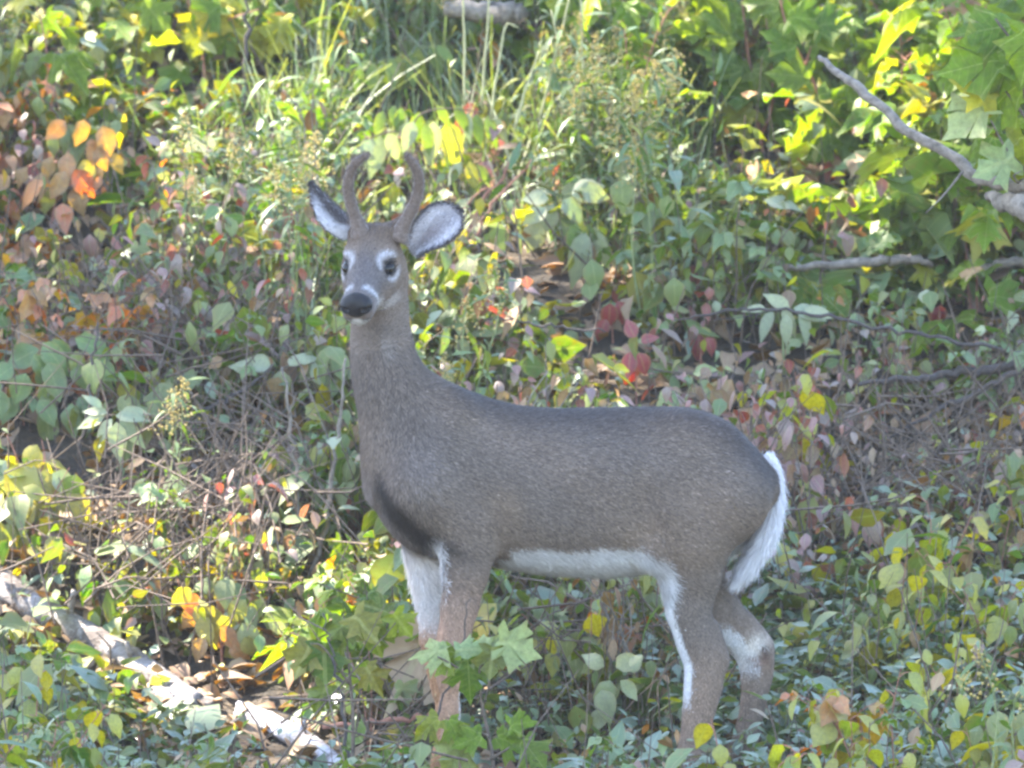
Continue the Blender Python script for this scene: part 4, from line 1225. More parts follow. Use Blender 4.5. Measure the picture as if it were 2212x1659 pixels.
custom('yellow_green_sprig', 'pale yellow-green sprig with pointed leaves spread like a hand, on thin brown cane', 'sprig', (215, 1090),
       [[(213, 1040), (210, 960), (222, 905), (250, 895)]], 'brown',
       [(232, 892, 165, 50), (250, 898, -20, 62), (258, 905, -52, 74), (252, 912, -82, 78), (242, 905, -120, 60), (225, 900, -160, 56), (262, 890, 15, 56), (220, 880, 140, 44)], sun=0.05, leafmat='pale', shape='ash')
custom('green_bramble_clump', 'large-leaved fresh green bramble with serrated leaves uphill of the yellow shrub', 'bramble', (120, 950),
       [[(118, 900), (135, 830), (150, 750)], [(118, 900), (60, 840), (30, 780)], [(135, 830), (190, 800)]], 'brown',
       scatter(140, 760, 70, 50, 9, (60, 84), ['bramble'], (-130, -20)) + scatter(40, 810, 50, 60, 8, (55, 80), ['bramble'], (-160, -40)) + scatter(110, 850, 70, 40, 7, (55, 75), ['bramble', 'maple'], (-150, -30)), leafmat='bramble', shape='bramble')
custom('pale_sprig', "sprig of pale oval leaves arching over dry stalks before the deer's neck", 'sprig', (560, 980),
       [[(565, 930), (585, 850), (605, 800), (660, 785), (730, 790)]], 'brown',
       [(560, 800, 170, 58), (585, 792, 160, 60), (610, 800, -90, 56), (625, 790, 60, 40), (650, 790, -50, 58), (672, 786, -30, 62), (690, 792, -65, 60), (712, 788, -15, 56), (600, 812, -110, 46, 'orange'), (640, 782, 40, 46)], leafmat='pale', shape='broad')
custom('maple_sapling', "maple sapling with big pale lobed leaves in front of the deer's front legs", 'sapling', (1070, 1725),
       [[(1066, 1660), (1055, 1590), (1040, 1520), (1030, 1475), (985, 1440), (945, 1418)], [(1030, 1475), (1045, 1420), (1070, 1395)], [(1055, 1590), (1010, 1570), (965, 1550)], [(1060, 1640), (1110, 1610), (1150, 1590)]], 'brown',
       [(965, 1405, 178, 74, 'pale'), (985, 1412, -140, 62), (985, 1405, 10, 60, 'pale'), (1035, 1395, -15, 80, 'pale'), (1075, 1385, -12, 92, 'pale'), (1065, 1398, -85, 66, 'broad'), (1010, 1425, -80, 84), (945, 1552, -140, 60), (970, 1555, -60, 58),
        (1000, 1590, -115, 92, 'pale'), (1040, 1590, -160, 66), (1075, 1590, -20, 72), (1130, 1600, -60, 74), (1100, 1570, 20, 56)], leafmat='maple', shape='maple', y=-.42, r0=.005)
custom('maple_sapling', 'maple seedling with drooping brownish-green leaves between the log and the deer', 'sapling', (760, 1640),
       [[(762, 1560), (757, 1480), (748, 1380), (742, 1330)], [(757, 1480), (700, 1400), (670, 1390)], [(748, 1380), (800, 1340), (850, 1330)]], 'brown',
       [(672, 1392, -130, 78), (700, 1390, -95, 84), (740, 1335, -110, 70), (760, 1330, -40, 78), (800, 1335, -80, 86), (850, 1325, -60, 62, 'yellow'), (840, 1325, 150, 60), (705, 1480, -120, 66), (790, 1440, -60, 62)], leafmat='broad', shape='maple', y=-.30, r0=.005)
custom('yellow_seedling', "small seedling with heart-shaped yellow-green leaves beneath the deer's belly", 'seedling', (1320, 1650),
       [[(1320, 1600), (1312, 1530), (1318, 1450)], [(1312, 1530), (1345, 1480)]], 'green',
       [(1300, 1490, -75, 66), (1318, 1470, -110, 58), (1330, 1440, 20, 52), (1340, 1470, -40, 50), (1305, 1440, 150, 44), (1352, 1450, 60, 42), (1300, 1530, -100, 44)], leafmat='pale', y=.33)
custom('maple_sapling', 'sunlit yellow maple sapling high up the slope beside the tall dark stalk', 'sapling', (440, 200),
       [[(440, 150), (430, 80), (410, 20), (400, -60)], [(430, 80), (500, 40), (560, 20)], [(435, 110), (360, 60), (310, 40)]], 'red',
       scatter(340, 40, 60, 40, 9, (60, 84), ['maple', 'yellow'], (-170, -10)) + scatter(450, 30, 60, 40, 9, (60, 90), ['yellow', 'maple'], (-170, -10)) + scatter(560, 35, 60, 35, 9, (60, 84), ['yellow', 'yellow', 'maple'], (-170, -10)), sun=0.11, leafmat='yellow', shape='maple', r0=.006)
custom('variegated_sprig', "sprig of pale leaves with yellow edges beside a long dark twig, beyond the deer's rump", 'sprig', (1690, 800),
       [[(1692, 770), (1690, 720), (1682, 668), (1720, 672)]], 'green',
       [(1670, 672, -115, 66), (1690, 668, -60, 60), (1705, 665, 150, 56), (1715, 665, -25, 70), (1730, 672, -80, 66), (1700, 680, -95, 60), (1655, 668, 170, 46), (1738, 668, -8, 62)], leafmat='pale', shape='ash')
custom('drooping_sprig', 'sprig of long hanging leaves, yellow and rust in the middle, on the shrubby slope', 'sprig', (1275, 640),
       [[(1275, 600), (1270, 540), (1262, 480)]], 'brown',
       [(1245, 482, -105, 66, 'maple'), (1258, 478, -92, 96, 'yellow'), (1272, 482, -82, 78, 'maple'), (1285, 490, -72, 88, 'pale'), (1236, 500, -112, 70, 'litter'), (1262, 500, -96, 112, 'pale'), (1270, 520, -90, 60, 'orange')], shape='ash')
custom('silvery_sprig', "sprig of silvery-green leaves standing above the shrubs beyond the deer's ear", 'sprig', (1200, 560),
       [[(1200, 520), (1195, 460), (1205, 430), (1250, 412)]], 'green',
       [(1180, 450, -150, 56), (1195, 440, -120, 60), (1215, 432, -40, 56), (1235, 420, 20, 62), (1250, 412, -10, 58), (1185, 430, 160, 50), (1165, 480, -110, 60)], leafmat='pale', shape='broad')
for lab, foot, lv in (("red leaves on an upright stalk rising above the deer's back", (1375, 880), [(1372, 730, 110, 40), (1362, 760, -110, 52), (1380, 762, -60, 48), (1368, 790, -95, 44), (1385, 740, 30, 36)]),
                      ("pair of bright red leaves in the shrubs uphill of the deer's back", (1325, 740), [(1318, 655, -100, 52), (1335, 650, -60, 42), (1310, 690, -120, 46)]),
                      ("single dull red leaf standing uphill of the deer's hindquarters", (1515, 800), [(1512, 722, -90, 52), (1526, 728, -70, 40)]),
                      ("round scarlet leaf between the deer's antlers", (812, 440), [(800, 388, -75, 36), (812, 386, -100, 32)]),
                      ('small red leaf beside pale leafy sprig far up the slope', (2030, 740), [(2030, 660, -95, 46)])):
    l0 = lv[0]
    custom('red_leaf_stalk', lab, 'plant', foot, [[((foot[0] + l0[0]) / 2, (foot[1] + l0[1]) / 2), (l0[0], l0[1])]], 'red', lv, leafmat='red', shape='broad', r0=.003)
custom('maple_sapling', 'sunlit maple sapling with two orange stems, bright yellow-green leaves, high on the slope', 'sapling', (1650, 330),
       [[(1640, 280), (1628, 190), (1612, 90), (1600, -40)], [(1645, 290), (1665, 240), (1668, 170), (1655, 40)], [(1668, 170), (1690, 120)]], 'red',
       [(1640, 200, 160, 92), (1600, 150, 150, 90), (1625, 230, -150, 88), (1660, 180, 20, 105), (1650, 130, 40, 95), (1590, 90, 130, 80), (1670, 230, -40, 90), (1610, 40, 160, 80), (1660, 60, 30, 84), (1560, 60, 170, 84), (1625, 150, -30, 80), (1610, 250, -120, 70)], sun=0.09, leafmat='maple', shape='maple', r0=.007)
custom('maple_sapling', 'sunlit maple sapling with a long leaning orange stem, right beside the grey leaning branch', 'sapling', (1810, 400),
       [[(1800, 340), (1778, 230), (1740, 140), (1700, 60), (1678, -40)], [(1740, 140), (1752, 100)]], 'red',
       [(1750, 170, 170, 86), (1770, 210, -30, 86), (1720, 100, 150, 80), (1740, 90, 30, 90), (1700, 40, 0, 86), (1790, 290, -140, 76), (1795, 300, 0, 76), (1680, 10, 160, 80), (1760, 60, 20, 80), (1830, 180, -30, 80)], sun=0.08, leafmat='maple', shape='maple', r0=.007)
custom('maple_branch_sapling', 'maple sapling with very large pale olive leaves leaning in over the grey branch', 'sapling', (2260, 700),
       [[(2262, 560), (2250, 400), (2220, 260), (2200, 120), (2150, 40)], [(2250, 400), (2180, 330), (2140, 260)], [(2220, 260), (2160, 180)]], 'brown',
       [(2140, 235, -150, 110, 'pale'), (2150, 215, 150, 100, 'yellow'), (2170, 130, -165, 130), (2190, 100, -120, 110), (2200, 180, -140, 120), (2215, 300, -110, 120), (2180, 60, 170, 110), (2190, 340, -150, 90, 'pale'), (2150, 300, -80, 84), (2230, 60, -100, 110)],
       leafmat='maple', shape='maple', y=1.1, r0=.008)

# upright bare stalks
def stick(name, label, cat, pts, rad, mat, y0, y1=None, group=None, n=22, wob=.004, sides=8, twigs=(), clear=True):
    """a branch or stalk through pixels, its ends at depths y0 and y1"""
    y1 = y0 if y1 is None else y1
    k = len(pts)
    q = np.array([P(a, b, y0 + (y1 - y0) * i / max(1, k - 1)) for i, (a, b) in enumerate(pts)])
    base = q[np.argmin(q[:, 2])].copy()
    root = thing(name, label, cat, tuple(base), 0, group)
    for f in np.linspace(.15, 1, 14) if clear else ():
        p_ = spline(q, 15)[int(f * 14)]; a_, b_ = proj1(*p_); KEEPS.append((a_, b_, p_[1], 6))
    sp = spline(q, n) + rs.normal(0, wob, (n, 3))
    r = np.interp(np.linspace(0, 1, n), np.linspace(0, 1, len(rad)), rad) * (1 + rs.normal(0, .06, n))
    V, Q, T = tube(sp - base, r, sides); B = Bag(); B.add(V, Q, T)
    link('stem', B.mesh('stem', STEM[mat] if isinstance(mat, str) else mat), root)
    for tw in twigs:
        yy = y0 + (y1 - y0) * tw[0]
        qq = spline(np.array([P(a, b, yy - .02 * i) for i, (a, b) in enumerate(tw[1:])]), 8) - base
        V, Q, T = tube(qq, np.linspace(min(rad) * .7, .0012, 8), 5); B = Bag(); B.add(V, Q, T)
        link('twig', B.mesh('twig', STEM[mat] if isinstance(mat, str) else mat), root)
    return root
def y_at(px, py, lift=0.0): return surf(px, py, lift)[1]
stick('bare_stalk', "bare grey upright stalk nearest the deer's chest, slightly bent", 'stalk', [(668, 1260), (712, 1100), (722, 980), (738, 860), (742, 780)], [.006, .0055, .004, .0025], 'grey', y_at(668, 1260), None, 'bare grey stalks', twigs=[(.5, (722, 980), (690, 900), (672, 850))])
stick('bare_stalk', 'bare grey forked stalk farther from the deer, standing in dry weeds', 'stalk', [(655, 1230), (650, 1120), (636, 1000), (620, 880), (608, 800)], [.006, .005, .004, .0025], 'grey', y_at(655, 1230), None, 'bare grey stalks', twigs=[(.5, (636, 1000), (600, 940), (585, 900)), (.75, (622, 900), (640, 850))])
stick('dark_stalk', 'dark forked stalk standing in the fresh green bramble', 'stalk', [(165, 1060), (178, 950), (196, 850), (206, 760), (212, 700)], [.006, .005, .004, .0025], 'dark', y_at(165, 1060), None, twigs=[(.5, (190, 880), (220, 820), (232, 770))])
stick('dark_stalk', 'tall dark stalk with a forked top beside the goldenrod', 'stalk', [(520, 290), (528, 200), (532, 110), (535, 20), (520, -60)], [.007, .006, .005, .003], 'dark', y_at(520, 290), None, twigs=[(.5, (530, 130), (505, 60), (495, 20)), (.6, (533, 90), (560, 30), (580, -20))])
for lab, pts, r in (("long dark bent stem leaning before the deer's front legs, leafless at its tip", [(760, 1720), (748, 1600), (735, 1480), (715, 1400), (700, 1330)], .004),
                    ("thin dark forked twig rising against the deer's front leg", [(905, 1690), (948, 1530), (985, 1450), (1002, 1370), (1012, 1290)], .0028)):
    stick('dark_stalk', lab, 'stalk', pts, [r, r * .9, r * .7, r * .4], 'dark', -.36, -.30)
for i, pts in enumerate(([(1004, 230), (1002, 100), (1000, -20)], [(1040, 230), (1050, 100), (1058, -30)], [(1165, 260), (1200, 120), (1234, -20)], [(1262, 250), (1257, 100), (1254, -30)], [(1245, 240), (1215, 130), (1190, 20)],
                         [(1060, 260), (1078, 130), (1092, 56), (1120, 60)], [(1110, 280), (1140, 180), (1165, 110)], [(1330, 260), (1420, 190), (1470, 160)])):
    stick('grass_stalk', ('straight pale-green grass stalk standing tall at the top of the slope', 'leaning straw-yellow grass stalk crossing the others at the top of the slope')[i in (2, 4, 6, 7)], 'grass stalk', pts, [.0042, .0036, .0022], 'straw', y_at(pts[0][0], pts[0][1], .25) - .1, None, 'tall grass stalks', n=12, wob=.001, sides=5, clear=False)
for pts in ([(985, 560), (1040, 440), (1090, 380), (1120, 330)], [(1030, 520), (1060, 450), (1150, 340)], [(960, 500), (1010, 440), (1060, 395)]):
    stick('dead_cane', "dead reddish cane leaning in the tangle beyond the deer's ear", 'cane', pts, [.005, .004, .003, .0015], 'red', y_at(pts[0][0], pts[0][1], .1), None, 'dead canes', n=12, clear=False)

# fallen branches on the right
stick('leaning_branch', 'long bare grey branch leaning down across the maple leaves, thick end low', 'branch', [(2300, 402), (2212, 400), (2130, 388), (2060, 342), (1960, 278), (1860, 196), (1800, 150), (1768, 120)], [.020, .0175, .0155, .0135, .0125, .011, .009, .005], 'grey', 1.05, 1.5, n=40, wob=.003, sides=10,
      twigs=[(.25, (2080, 370), (2040, 420), (2000, 460)), (.1, (2200, 395), (2190, 380), (2205, 370))])
stick('broken_branch', 'short broken grey-white stub with dark underside below the leaning branch', 'branch', [(2320, 500), (2240, 462), (2180, 438), (2128, 420)], [.034, .030, .024, .008], 'grey', 1.0, 1.15, n=20, wob=.004, sides=10)
stick('fallen_branch', 'pale weathered branch lying along the slope, broken piece farthest uphill', 'branch', [(1690, 580), (1820, 572), (1900, 564), (1960, 560), (2010, 574)], [.007, .012, .013, .013, .008], 'grey', y_at(1850, 600, .12), None, n=24)
stick('fallen_branch', 'pale curved branch lying across green leaves, below the broken stub', 'branch', [(2060, 586), (2120, 582), (2180, 570), (2300, 566)], [.009, .012, .013, .014], 'grey', y_at(2150, 610, .12), None, n=24)
stick('dark_twig', "long thin dark twig stretched over the leaves beyond the deer's back", 'twig', [(1450, 690), (1560, 672), (1680, 668), (1800, 690), (1920, 712), (2060, 736), (2230, 768)], [.002, .0035, .004, .0045, .005, .005, .005], 'dark', y_at(1800, 760, .15), y_at(2200, 840, .15), n=40, twigs=[(.2, (1680, 668), (1610, 684), (1550, 690))])
stick('dark_twig', 'thin dark twig lying in the shrubs level with the deer\'s shoulder', 'twig', [(1040, 686), (1120, 692), (1210, 706), (1310, 715)], [.002, .0032, .0035, .002], 'dark', y_at(1180, 760, .15), None, n=20)
stick('dark_branch', 'dark fallen branch resting in withered purplish shrubs', 'branch', [(1850, 830), (1960, 818), (2060, 808), (2150, 796), (2300, 780)], [.005, .009, .010, .012, .013], 'dark', y_at(2000, 880, .1), None, 'dark fallen sticks', n=30)
stick('dark_branch', 'second dark branch under the first, slanting down into the weeds', 'branch', [(2250, 780), (2180, 812), (2100, 852), (2020, 890), (1930, 950)], [.009, .008, .007, .006, .003], 'dark', y_at(2080, 910, .1), None, 'dark fallen sticks', n=26)
stick('dark_branch', 'thin dark branch slanting through dry weeds before the deer\'s neck', 'branch', [(410, 905), (480, 870), (540, 830), (590, 790)], [.006, .006, .005, .003], 'dark', y_at(480, 930, .08), None, n=20)
stick('brown_stick', "reddish-brown stick lying behind the deer's front legs", 'stick', [(700, 1572), (800, 1560), (900, 1550), (960, 1544)], [.005, .006, .006, .003], 'red', .30, .30, n=16)
stick('pale_log', 'pale weathered log end lying at the very top of the slope above the grass stalks', 'log', [(960, 20), (1040, 24), (1100, 30), (1140, 34)], [.02, .03, .032, .02], 'grey', y_at(1060, 60, .25), None, n=18)

# the fallen log: weathered, pale, bark gone in places
def log_mat(name, a, b, c):
    m, nt, bs = new_mat(name)
    mp = N(nt, 'ShaderNodeMapping'); tc = N(nt, 'ShaderNodeTexCoord'); nt.links.new(tc.outputs['Object'], mp.inputs[0])
    mp.inputs['Rotation'].default_value = (0, .3, .6); mp.inputs['Scale'].default_value = (4, 34, 34)
    n1 = N(nt, 'ShaderNodeTexNoise'); n1.inputs['Scale'].default_value = 2.2; n1.inputs['Detail'].default_value = 6; n1.inputs['Roughness'].default_value = .7; nt.links.new(mp.outputs[0], n1.inputs['Vector'])
    n2 = noise(nt, 9.0, 5, .7)
    r1 = ramp(nt, [(.32, a), (.5, b), (.7, c)]); nt.links.new(n1.outputs[0], r1.inputs[0])
    r2 = ramp(nt, [(.42, (1, 1, 1)), (.60, (.32, .25, .20))]); nt.links.new(n2.outputs[0], r2.inputs[0])
    nt.links.new(mix_rgb(nt, 'MULTIPLY', .8, r1.outputs[0], r2.outputs[0]), bs.inputs['Base Color'])
    bs.inputs['Roughness'].default_value = .8
    bump(nt, bs, n1.outputs[0], .9, .012)
    return m
LOGM = log_mat('weathered_wood', (.12, .095, .085), (.30, .26, .24), (.48, .43, .41))
BIRCH = log_mat('white_wood', (.30, .28, .30), (.52, .50, .53), (.62, .60, .63))
def log(name, label, pts, rad, mat, sink=.3, n=40, stubs=()):
    q = []
    for (a, b), r in zip(pts, np.interp(np.linspace(0, 1, len(pts)), np.linspace(0, 1, len(rad)), rad)):
        x, y = surf(a, b, r * .8); q.append((x, y, gh(x, y) + r * (1 - sink)))
    q = np.array(q); base = q[len(q) // 2].copy(); base[2] = gh(base[0], base[1])
    root = thing(name, label, 'log', tuple(base))
    sp = spline(q, n); r = np.interp(np.linspace(0, 1, n), np.linspace(0, 1, len(rad)), rad) * (1 + rs.normal(0, .035, n))
    for p_ in sp[::2]:
        a_, b_ = proj1(*p_)
        KEEPS.append((a_, b_ - 8, p_[1], 6))
    V, Q, T = tube(sp - base, r, 18)
    ang = np.tile(np.arange(18) / 18 * 6.28, n); al = np.repeat(np.arange(n), 18)
    ctr = np.repeat(sp - base, 18, 0)
    d = 1 + .07 * np.sin(ang * 3 + al * .25) + .05 * np.sin(ang * 7 - al * .4) + rs.normal(0, .02, 18 * n)
    V[:18 * n] = ctr + (V[:18 * n] - ctr) * d[:, None]
    for e in (slice(0, 18), slice(18 * (n - 1), 18 * n)): V[e] += (sp[0] - sp[1]) / np.linalg.norm(sp[0] - sp[1]) * rs.uniform(-.5, .5, (18, 1)) * rad[0] * .8
    B = Bag(); B.add(V, Q, T); link('trunk', B.mesh('trunk', mat), root)
    for (f, d_, L, r_) in stubs:
        p = sp[int(f * (n - 1))] - base
        qq = np.array([p, p + np.array(d_) * L * .6, p + np.array(d_) * L + [0, 0, .01]])
        V, Q, T = tube(spline(qq, 6), np.linspace(r_, r_ * .5, 6), 8); B = Bag(); B.add(V, Q, T); link('branch_stub', B.mesh('branch_stub', mat), root)
    return root
log('fallen_log', 'long pale weathered fallen log slanting down the slope, partly sunlit', [(-160, 1160), (0, 1262), (90, 1318), (180, 1366), (260, 1412), (340, 1462), (430, 1520)], [.040, .036, .033, .030, .028, .024], LOGM, .25, 54, [(.45, (.2, -.5, .8), .09, .012), (.75, (-.3, -.6, .7), .06, .010)])
log('broken_log', 'whitish broken log piece lying downhill of the long fallen log', [(520, 1532), (580, 1562), (640, 1592), (690, 1625), (740, 1665)], [.018, .024, .024, .026, .022], BIRCH, .2, 34, [(.5, (.5, -.4, .6), .05, .008)])
log('broken_log', 'short grey splintered log fragment beside the end of the long fallen log', [(330, 1500), (400, 1508), (470, 1525)], [.020, .024, .016], LOGM, .3, 20)

# small white asters by the tail
ar_ = thing('white_aster', "small white aster cluster below the deer's tail tip", 'wildflower', (*surf(1660, 1330), gh(*surf(1660, 1330))))
R0 = np.array(ar_.location); B = Bag(); F_ = Bag()
for i in range(18):
    q = P(1640 + rs.normal(0, 26), 1252 + rs.normal(0, 22), R0[1] - .02) - R0
    V, Q, T = tube(np.array([np.array([0, 0, -.01]), q * [.5, .5, .6], q]), [.0015, .0012, .001], 3, False); B.add(V, Q)
    pet = [q + rs.normal(0, .001, 3)] + [q + np.array([math.cos(a), -.4 * math.sin(a), math.sin(a)]) * .007 for a in np.arange(6) * 1.047]
    F_.add(np.array(pet), None, [(0, 1 + k, 1 + (k + 1) % 6) for k in range(6)])
link('stem', B.mesh('stem', STEM['green']), ar_)
wm, wnt, wbs = new_mat('aster_white'); wbs.inputs['Base Color'].default_value = (.7, .7, .74, 1)
tag(link('flowers', F_.mesh('flowers', wm, False), ar_), kind='stuff')

KEEPS = np.array(KEEPS)
def hides(x, y, top_py, base_py, spread, slack=0.0):
    px = proj1(x, y, 0.5)[0]
    m = (KEEPS[:, 2] > y - .03) & (np.abs(KEEPS[:, 0] - px) < spread + KEEPS[:, 3]) & (KEEPS[:, 1] + KEEPS[:, 3] > top_py + slack) & (KEEPS[:, 1] - KEEPS[:, 3] < base_py)
    return bool(m.any())

QUOTA = dict(broad=84, bramble=52, maple=26, herb=92, yellow=34, mauve=34, orange=16, golden=42, dry=24)
cnt = {k: 0 for k in KIND}
rs = np.random.default_rng(5)
tries = 0; placed = []
while sum(cnt.values()) < sum(QUOTA.values()) and tries < 14000:
    tries += 1
    px, py = rs.uniform(-120, 2332), rs.uniform(-60, 1730)
    w = weights(px, py)
    k = KN[rs.choice(len(KN), p=w)]
    if cnt[k] >= QUOTA[k]: continue
    if in_open(px, py): continue
    h = np.mean(KIND[k]['h']); sc = rs.uniform(.75, 1.15)
    x, y = surf(px, py, h * sc * .7)
    gz = gh(x, y)
    tx, ty = proj1(x, y, gz + h * sc * 1.1)
    if not clear_of_deer(x, y, h * sc * 1.1, tx, ty): continue
    if hides(x, y, ty, proj1(x, y, gz)[1], 55 if k != 'herb' else 35): continue
    dmin = min([math.hypot(x - a, y - b) for a, b in placed] + [9])
    if dmin < .055: continue
    placed.append((x, y))
    plant_copy(k, int(rs.integers(0, 6)), (x, y, gz), rs.uniform(0, 6.28), sc)
    cnt[k] += 1

# ------------------------------------------------------------------ the rest of the undergrowth, too much to count
class LeafBag:
    def __init__(s): s.V = []; s.F4 = []; s.F3 = []; s.UV = []; s.m4 = []; s.m3 = []; s.n = 0
    def add(s, shape, Ms, mi):
        V, Q, T, UV = shape
        Ms = np.asarray(Ms); k = len(Ms); nv = len(V)
        W = np.einsum('kij,vj->kvi', Ms[:, :3, :3], V) + Ms[:, None, :3, 3]
        off = s.n + np.arange(k)[:, None, None] * nv
        s.V.append(W.reshape(-1, 3)); s.UV.append(np.tile(UV, (k, 1)))
        if len(Q): s.F4.append((Q[None] + off).reshape(-1, 4)); s.m4.append(np.full(k * len(Q), mi))
        if len(T): s.F3.append((T[None] + off).reshape(-1, 3)); s.m3.append(np.full(k * len(T), mi))
        s.n += k * nv
    def mesh(s, name, mats):
        f = []; mm = []
        if s.F4: f.append(np.concatenate(s.F4)); mm += s.m4
        if s.F3: f.append(np.concatenate(s.F3)); mm += s.m3
        me = mesh_np(name, np.concatenate(s.V), f, mats, True, None, np.concatenate(s.UV))
        me.polygons.foreach_set('material_index', np.concatenate(mm).astype(np.int32))
        return me

_cw = np.random.default_rng(3)
CW = [(_cw.uniform(2, 14), _cw.uniform(0, 6.28), _cw.uniform(0, 6.28)) for _ in range(12)]
def clump(x, y):
    """patchiness of the cover, about -1 to 1"""
    return sum(math.sin(f * (x * math.cos(a) + y * math.sin(a)) + p) for f, a, p in CW) / 3.5

rs = np.random.default_rng(21)
pend = {}
sticks = Bag()
def fill_sprig(px, py, k, mixed=1.0):
    K = KIND[k]
    h = rs.uniform(.10, 1.0) * np.mean(K['h']) * .85
    x, y = surf(px, py, h * .6)
    gz = gh(x, y)
    tx, ty = proj1(x, y, gz + h * 1.05)
    if not clear_of_deer(x, y, h * 1.05, tx, ty): return
    if hides(x, y, ty, proj1(x, y, gz)[1], 42, 4) and rs.random() < .90: return
    cl_ = clump(x, y)
    if rs.random() < .25 - .45 * cl_ : return
    grow_s = (.80 + .25 * cl_) * math.exp(rs.normal(0, .22))
    n = int(rs.integers(4, 9)) if k != 'golden' else int(rs.integers(14, 22))
    ln = rs.normal(0, .12, 2)
    if rs.random() < .35:
        V, Q, T = tube(np.array([(x, y, gz - .02), (x + ln[0] * h * .5, y + ln[1] * h * .5, gz + h * .5), (x + ln[0] * h, y + ln[1] * h, gz + h)]), [.0022, .0018, .001], 3, False)
        sticks.add(V, Q)
    for i in range(n):
        f = rs.uniform(.25, 1.0)
        o = az(rs.uniform(0, 6.28)); dr = math.radians(rs.uniform(K['droop'][0] - 25, K['droop'][1] + 10))
        p = np.array([x, y, gz + h * f]) + np.array([ln[0] * h * f, ln[1] * h * f, 0]) + o * rs.uniform(.005, .06 if k != 'golden' else .012)
        d = o * math.cos(dr) - np.array([0, 0, math.sin(dr)])
        nrm = np.array([0, 0, 1.0]) + rs.normal(0, .5, 3) + o * math.sin(dr) * .8
        mat = K['mat']
        u = rs.random() / mixed
        if u < .05: mat = 'litter'
        elif u < .09: mat = 'pale'
        elif u < .12: mat = 'yellow'
        elif u < .135: mat = 'mauve'
        elif u < .20: mat = ('broad', 'bramble', 'golden', 'herb')[int(rs.integers(0, 4))]
        sh = int(rs.integers(0, len(LOW[K['shape']])))
        pend.setdefault((K['shape'], sh, mat), []).append(frame(p, d, nrm, rs.uniform(*K['size']) * math.exp(rs.normal(-.28, .38)) * grow_s))
for _ in range(11500):
    px, py = rs.uniform(-350, 2560), rs.uniform(-160, 1850)
    if in_open(px, py): continue
    k = KN[rs.choice(len(KN), p=weights(px, py))]
    fill_sprig(px, py, k)
# mat of small glossy leaves downhill of the deer and below its belly
HERB_K = 'herb'
for _ in range(2200):
    u = rs.random()
    if u < .62: px, py = rs.uniform(1440, 2300), rs.uniform(1230, 1790)
    elif u < .82: px, py = rs.uniform(1020, 1460), rs.uniform(1330, 1790)
    else: px, py = rs.uniform(-100, 900), rs.uniform(1480, 1790)
    if in_open(px, py): continue
    fill_sprig(px, py, 'herb', mixed=.5)
# the same cover goes on over the slope to both sides and above
for _ in range(4200):
    u = rs.random()
    if u < .4: px, py = rs.uniform(-1300, -350), rs.uniform(-300, 1850)
    elif u < .8: px, py = rs.uniform(2560, 3500), rs.uniform(-300, 1850)
    else: px, py = rs.uniform(-1300, 3500), rs.uniform(-800, -160)
    fill_sprig(px, py, KN[rs.choice(len(KN), p=weights(px % 2212, max(60, py)))])
ML = list(MAT)
LB = LeafBag()
for (sh, i, mat), Ms in pend.items(): LB.add(LOW[sh][i], Ms, ML.index(mat))
tag(link('undergrowth', LB.mesh('undergrowth', [MAT[k] for k in ML])), 'dense mixed green, yellow and brown leaves filling the slope between the plants', 'undergrowth', kind='stuff')

# fallen leaves on the ground
Ms = []
for _ in range(11000):
    px, py = rs.uniform(-900, 3100), rs.uniform(-400, 1900)
    x, y = surf(px, py, 0.01)
    gz = gh(x, y) + rs.uniform(.012, .035)
    Ms.append(frame((x, y, gz), np.append(rs.normal(0, 1, 2), rs.normal(0, .25)), np.array([0, -.35, 1]) + rs.normal(0, .35, 3), rs.uniform(.035, .085)))
LB2 = LeafBag()
third = len(Ms) // 3
LB2.add(LOW['broad'][1], Ms[:third], 0); LB2.add(ovate(.34, 5, -.5, .5), Ms[third:2 * third], 0); LB2.add(ovate(.22, 5, .8, -.3), Ms[2 * third:], 0)
tag(link('leaf_litter', LB2.mesh('leaf_litter', [MAT['litter']])), 'brown, tan and orange fallen leaves lying over the forest floor', 'leaf litter', kind='stuff')

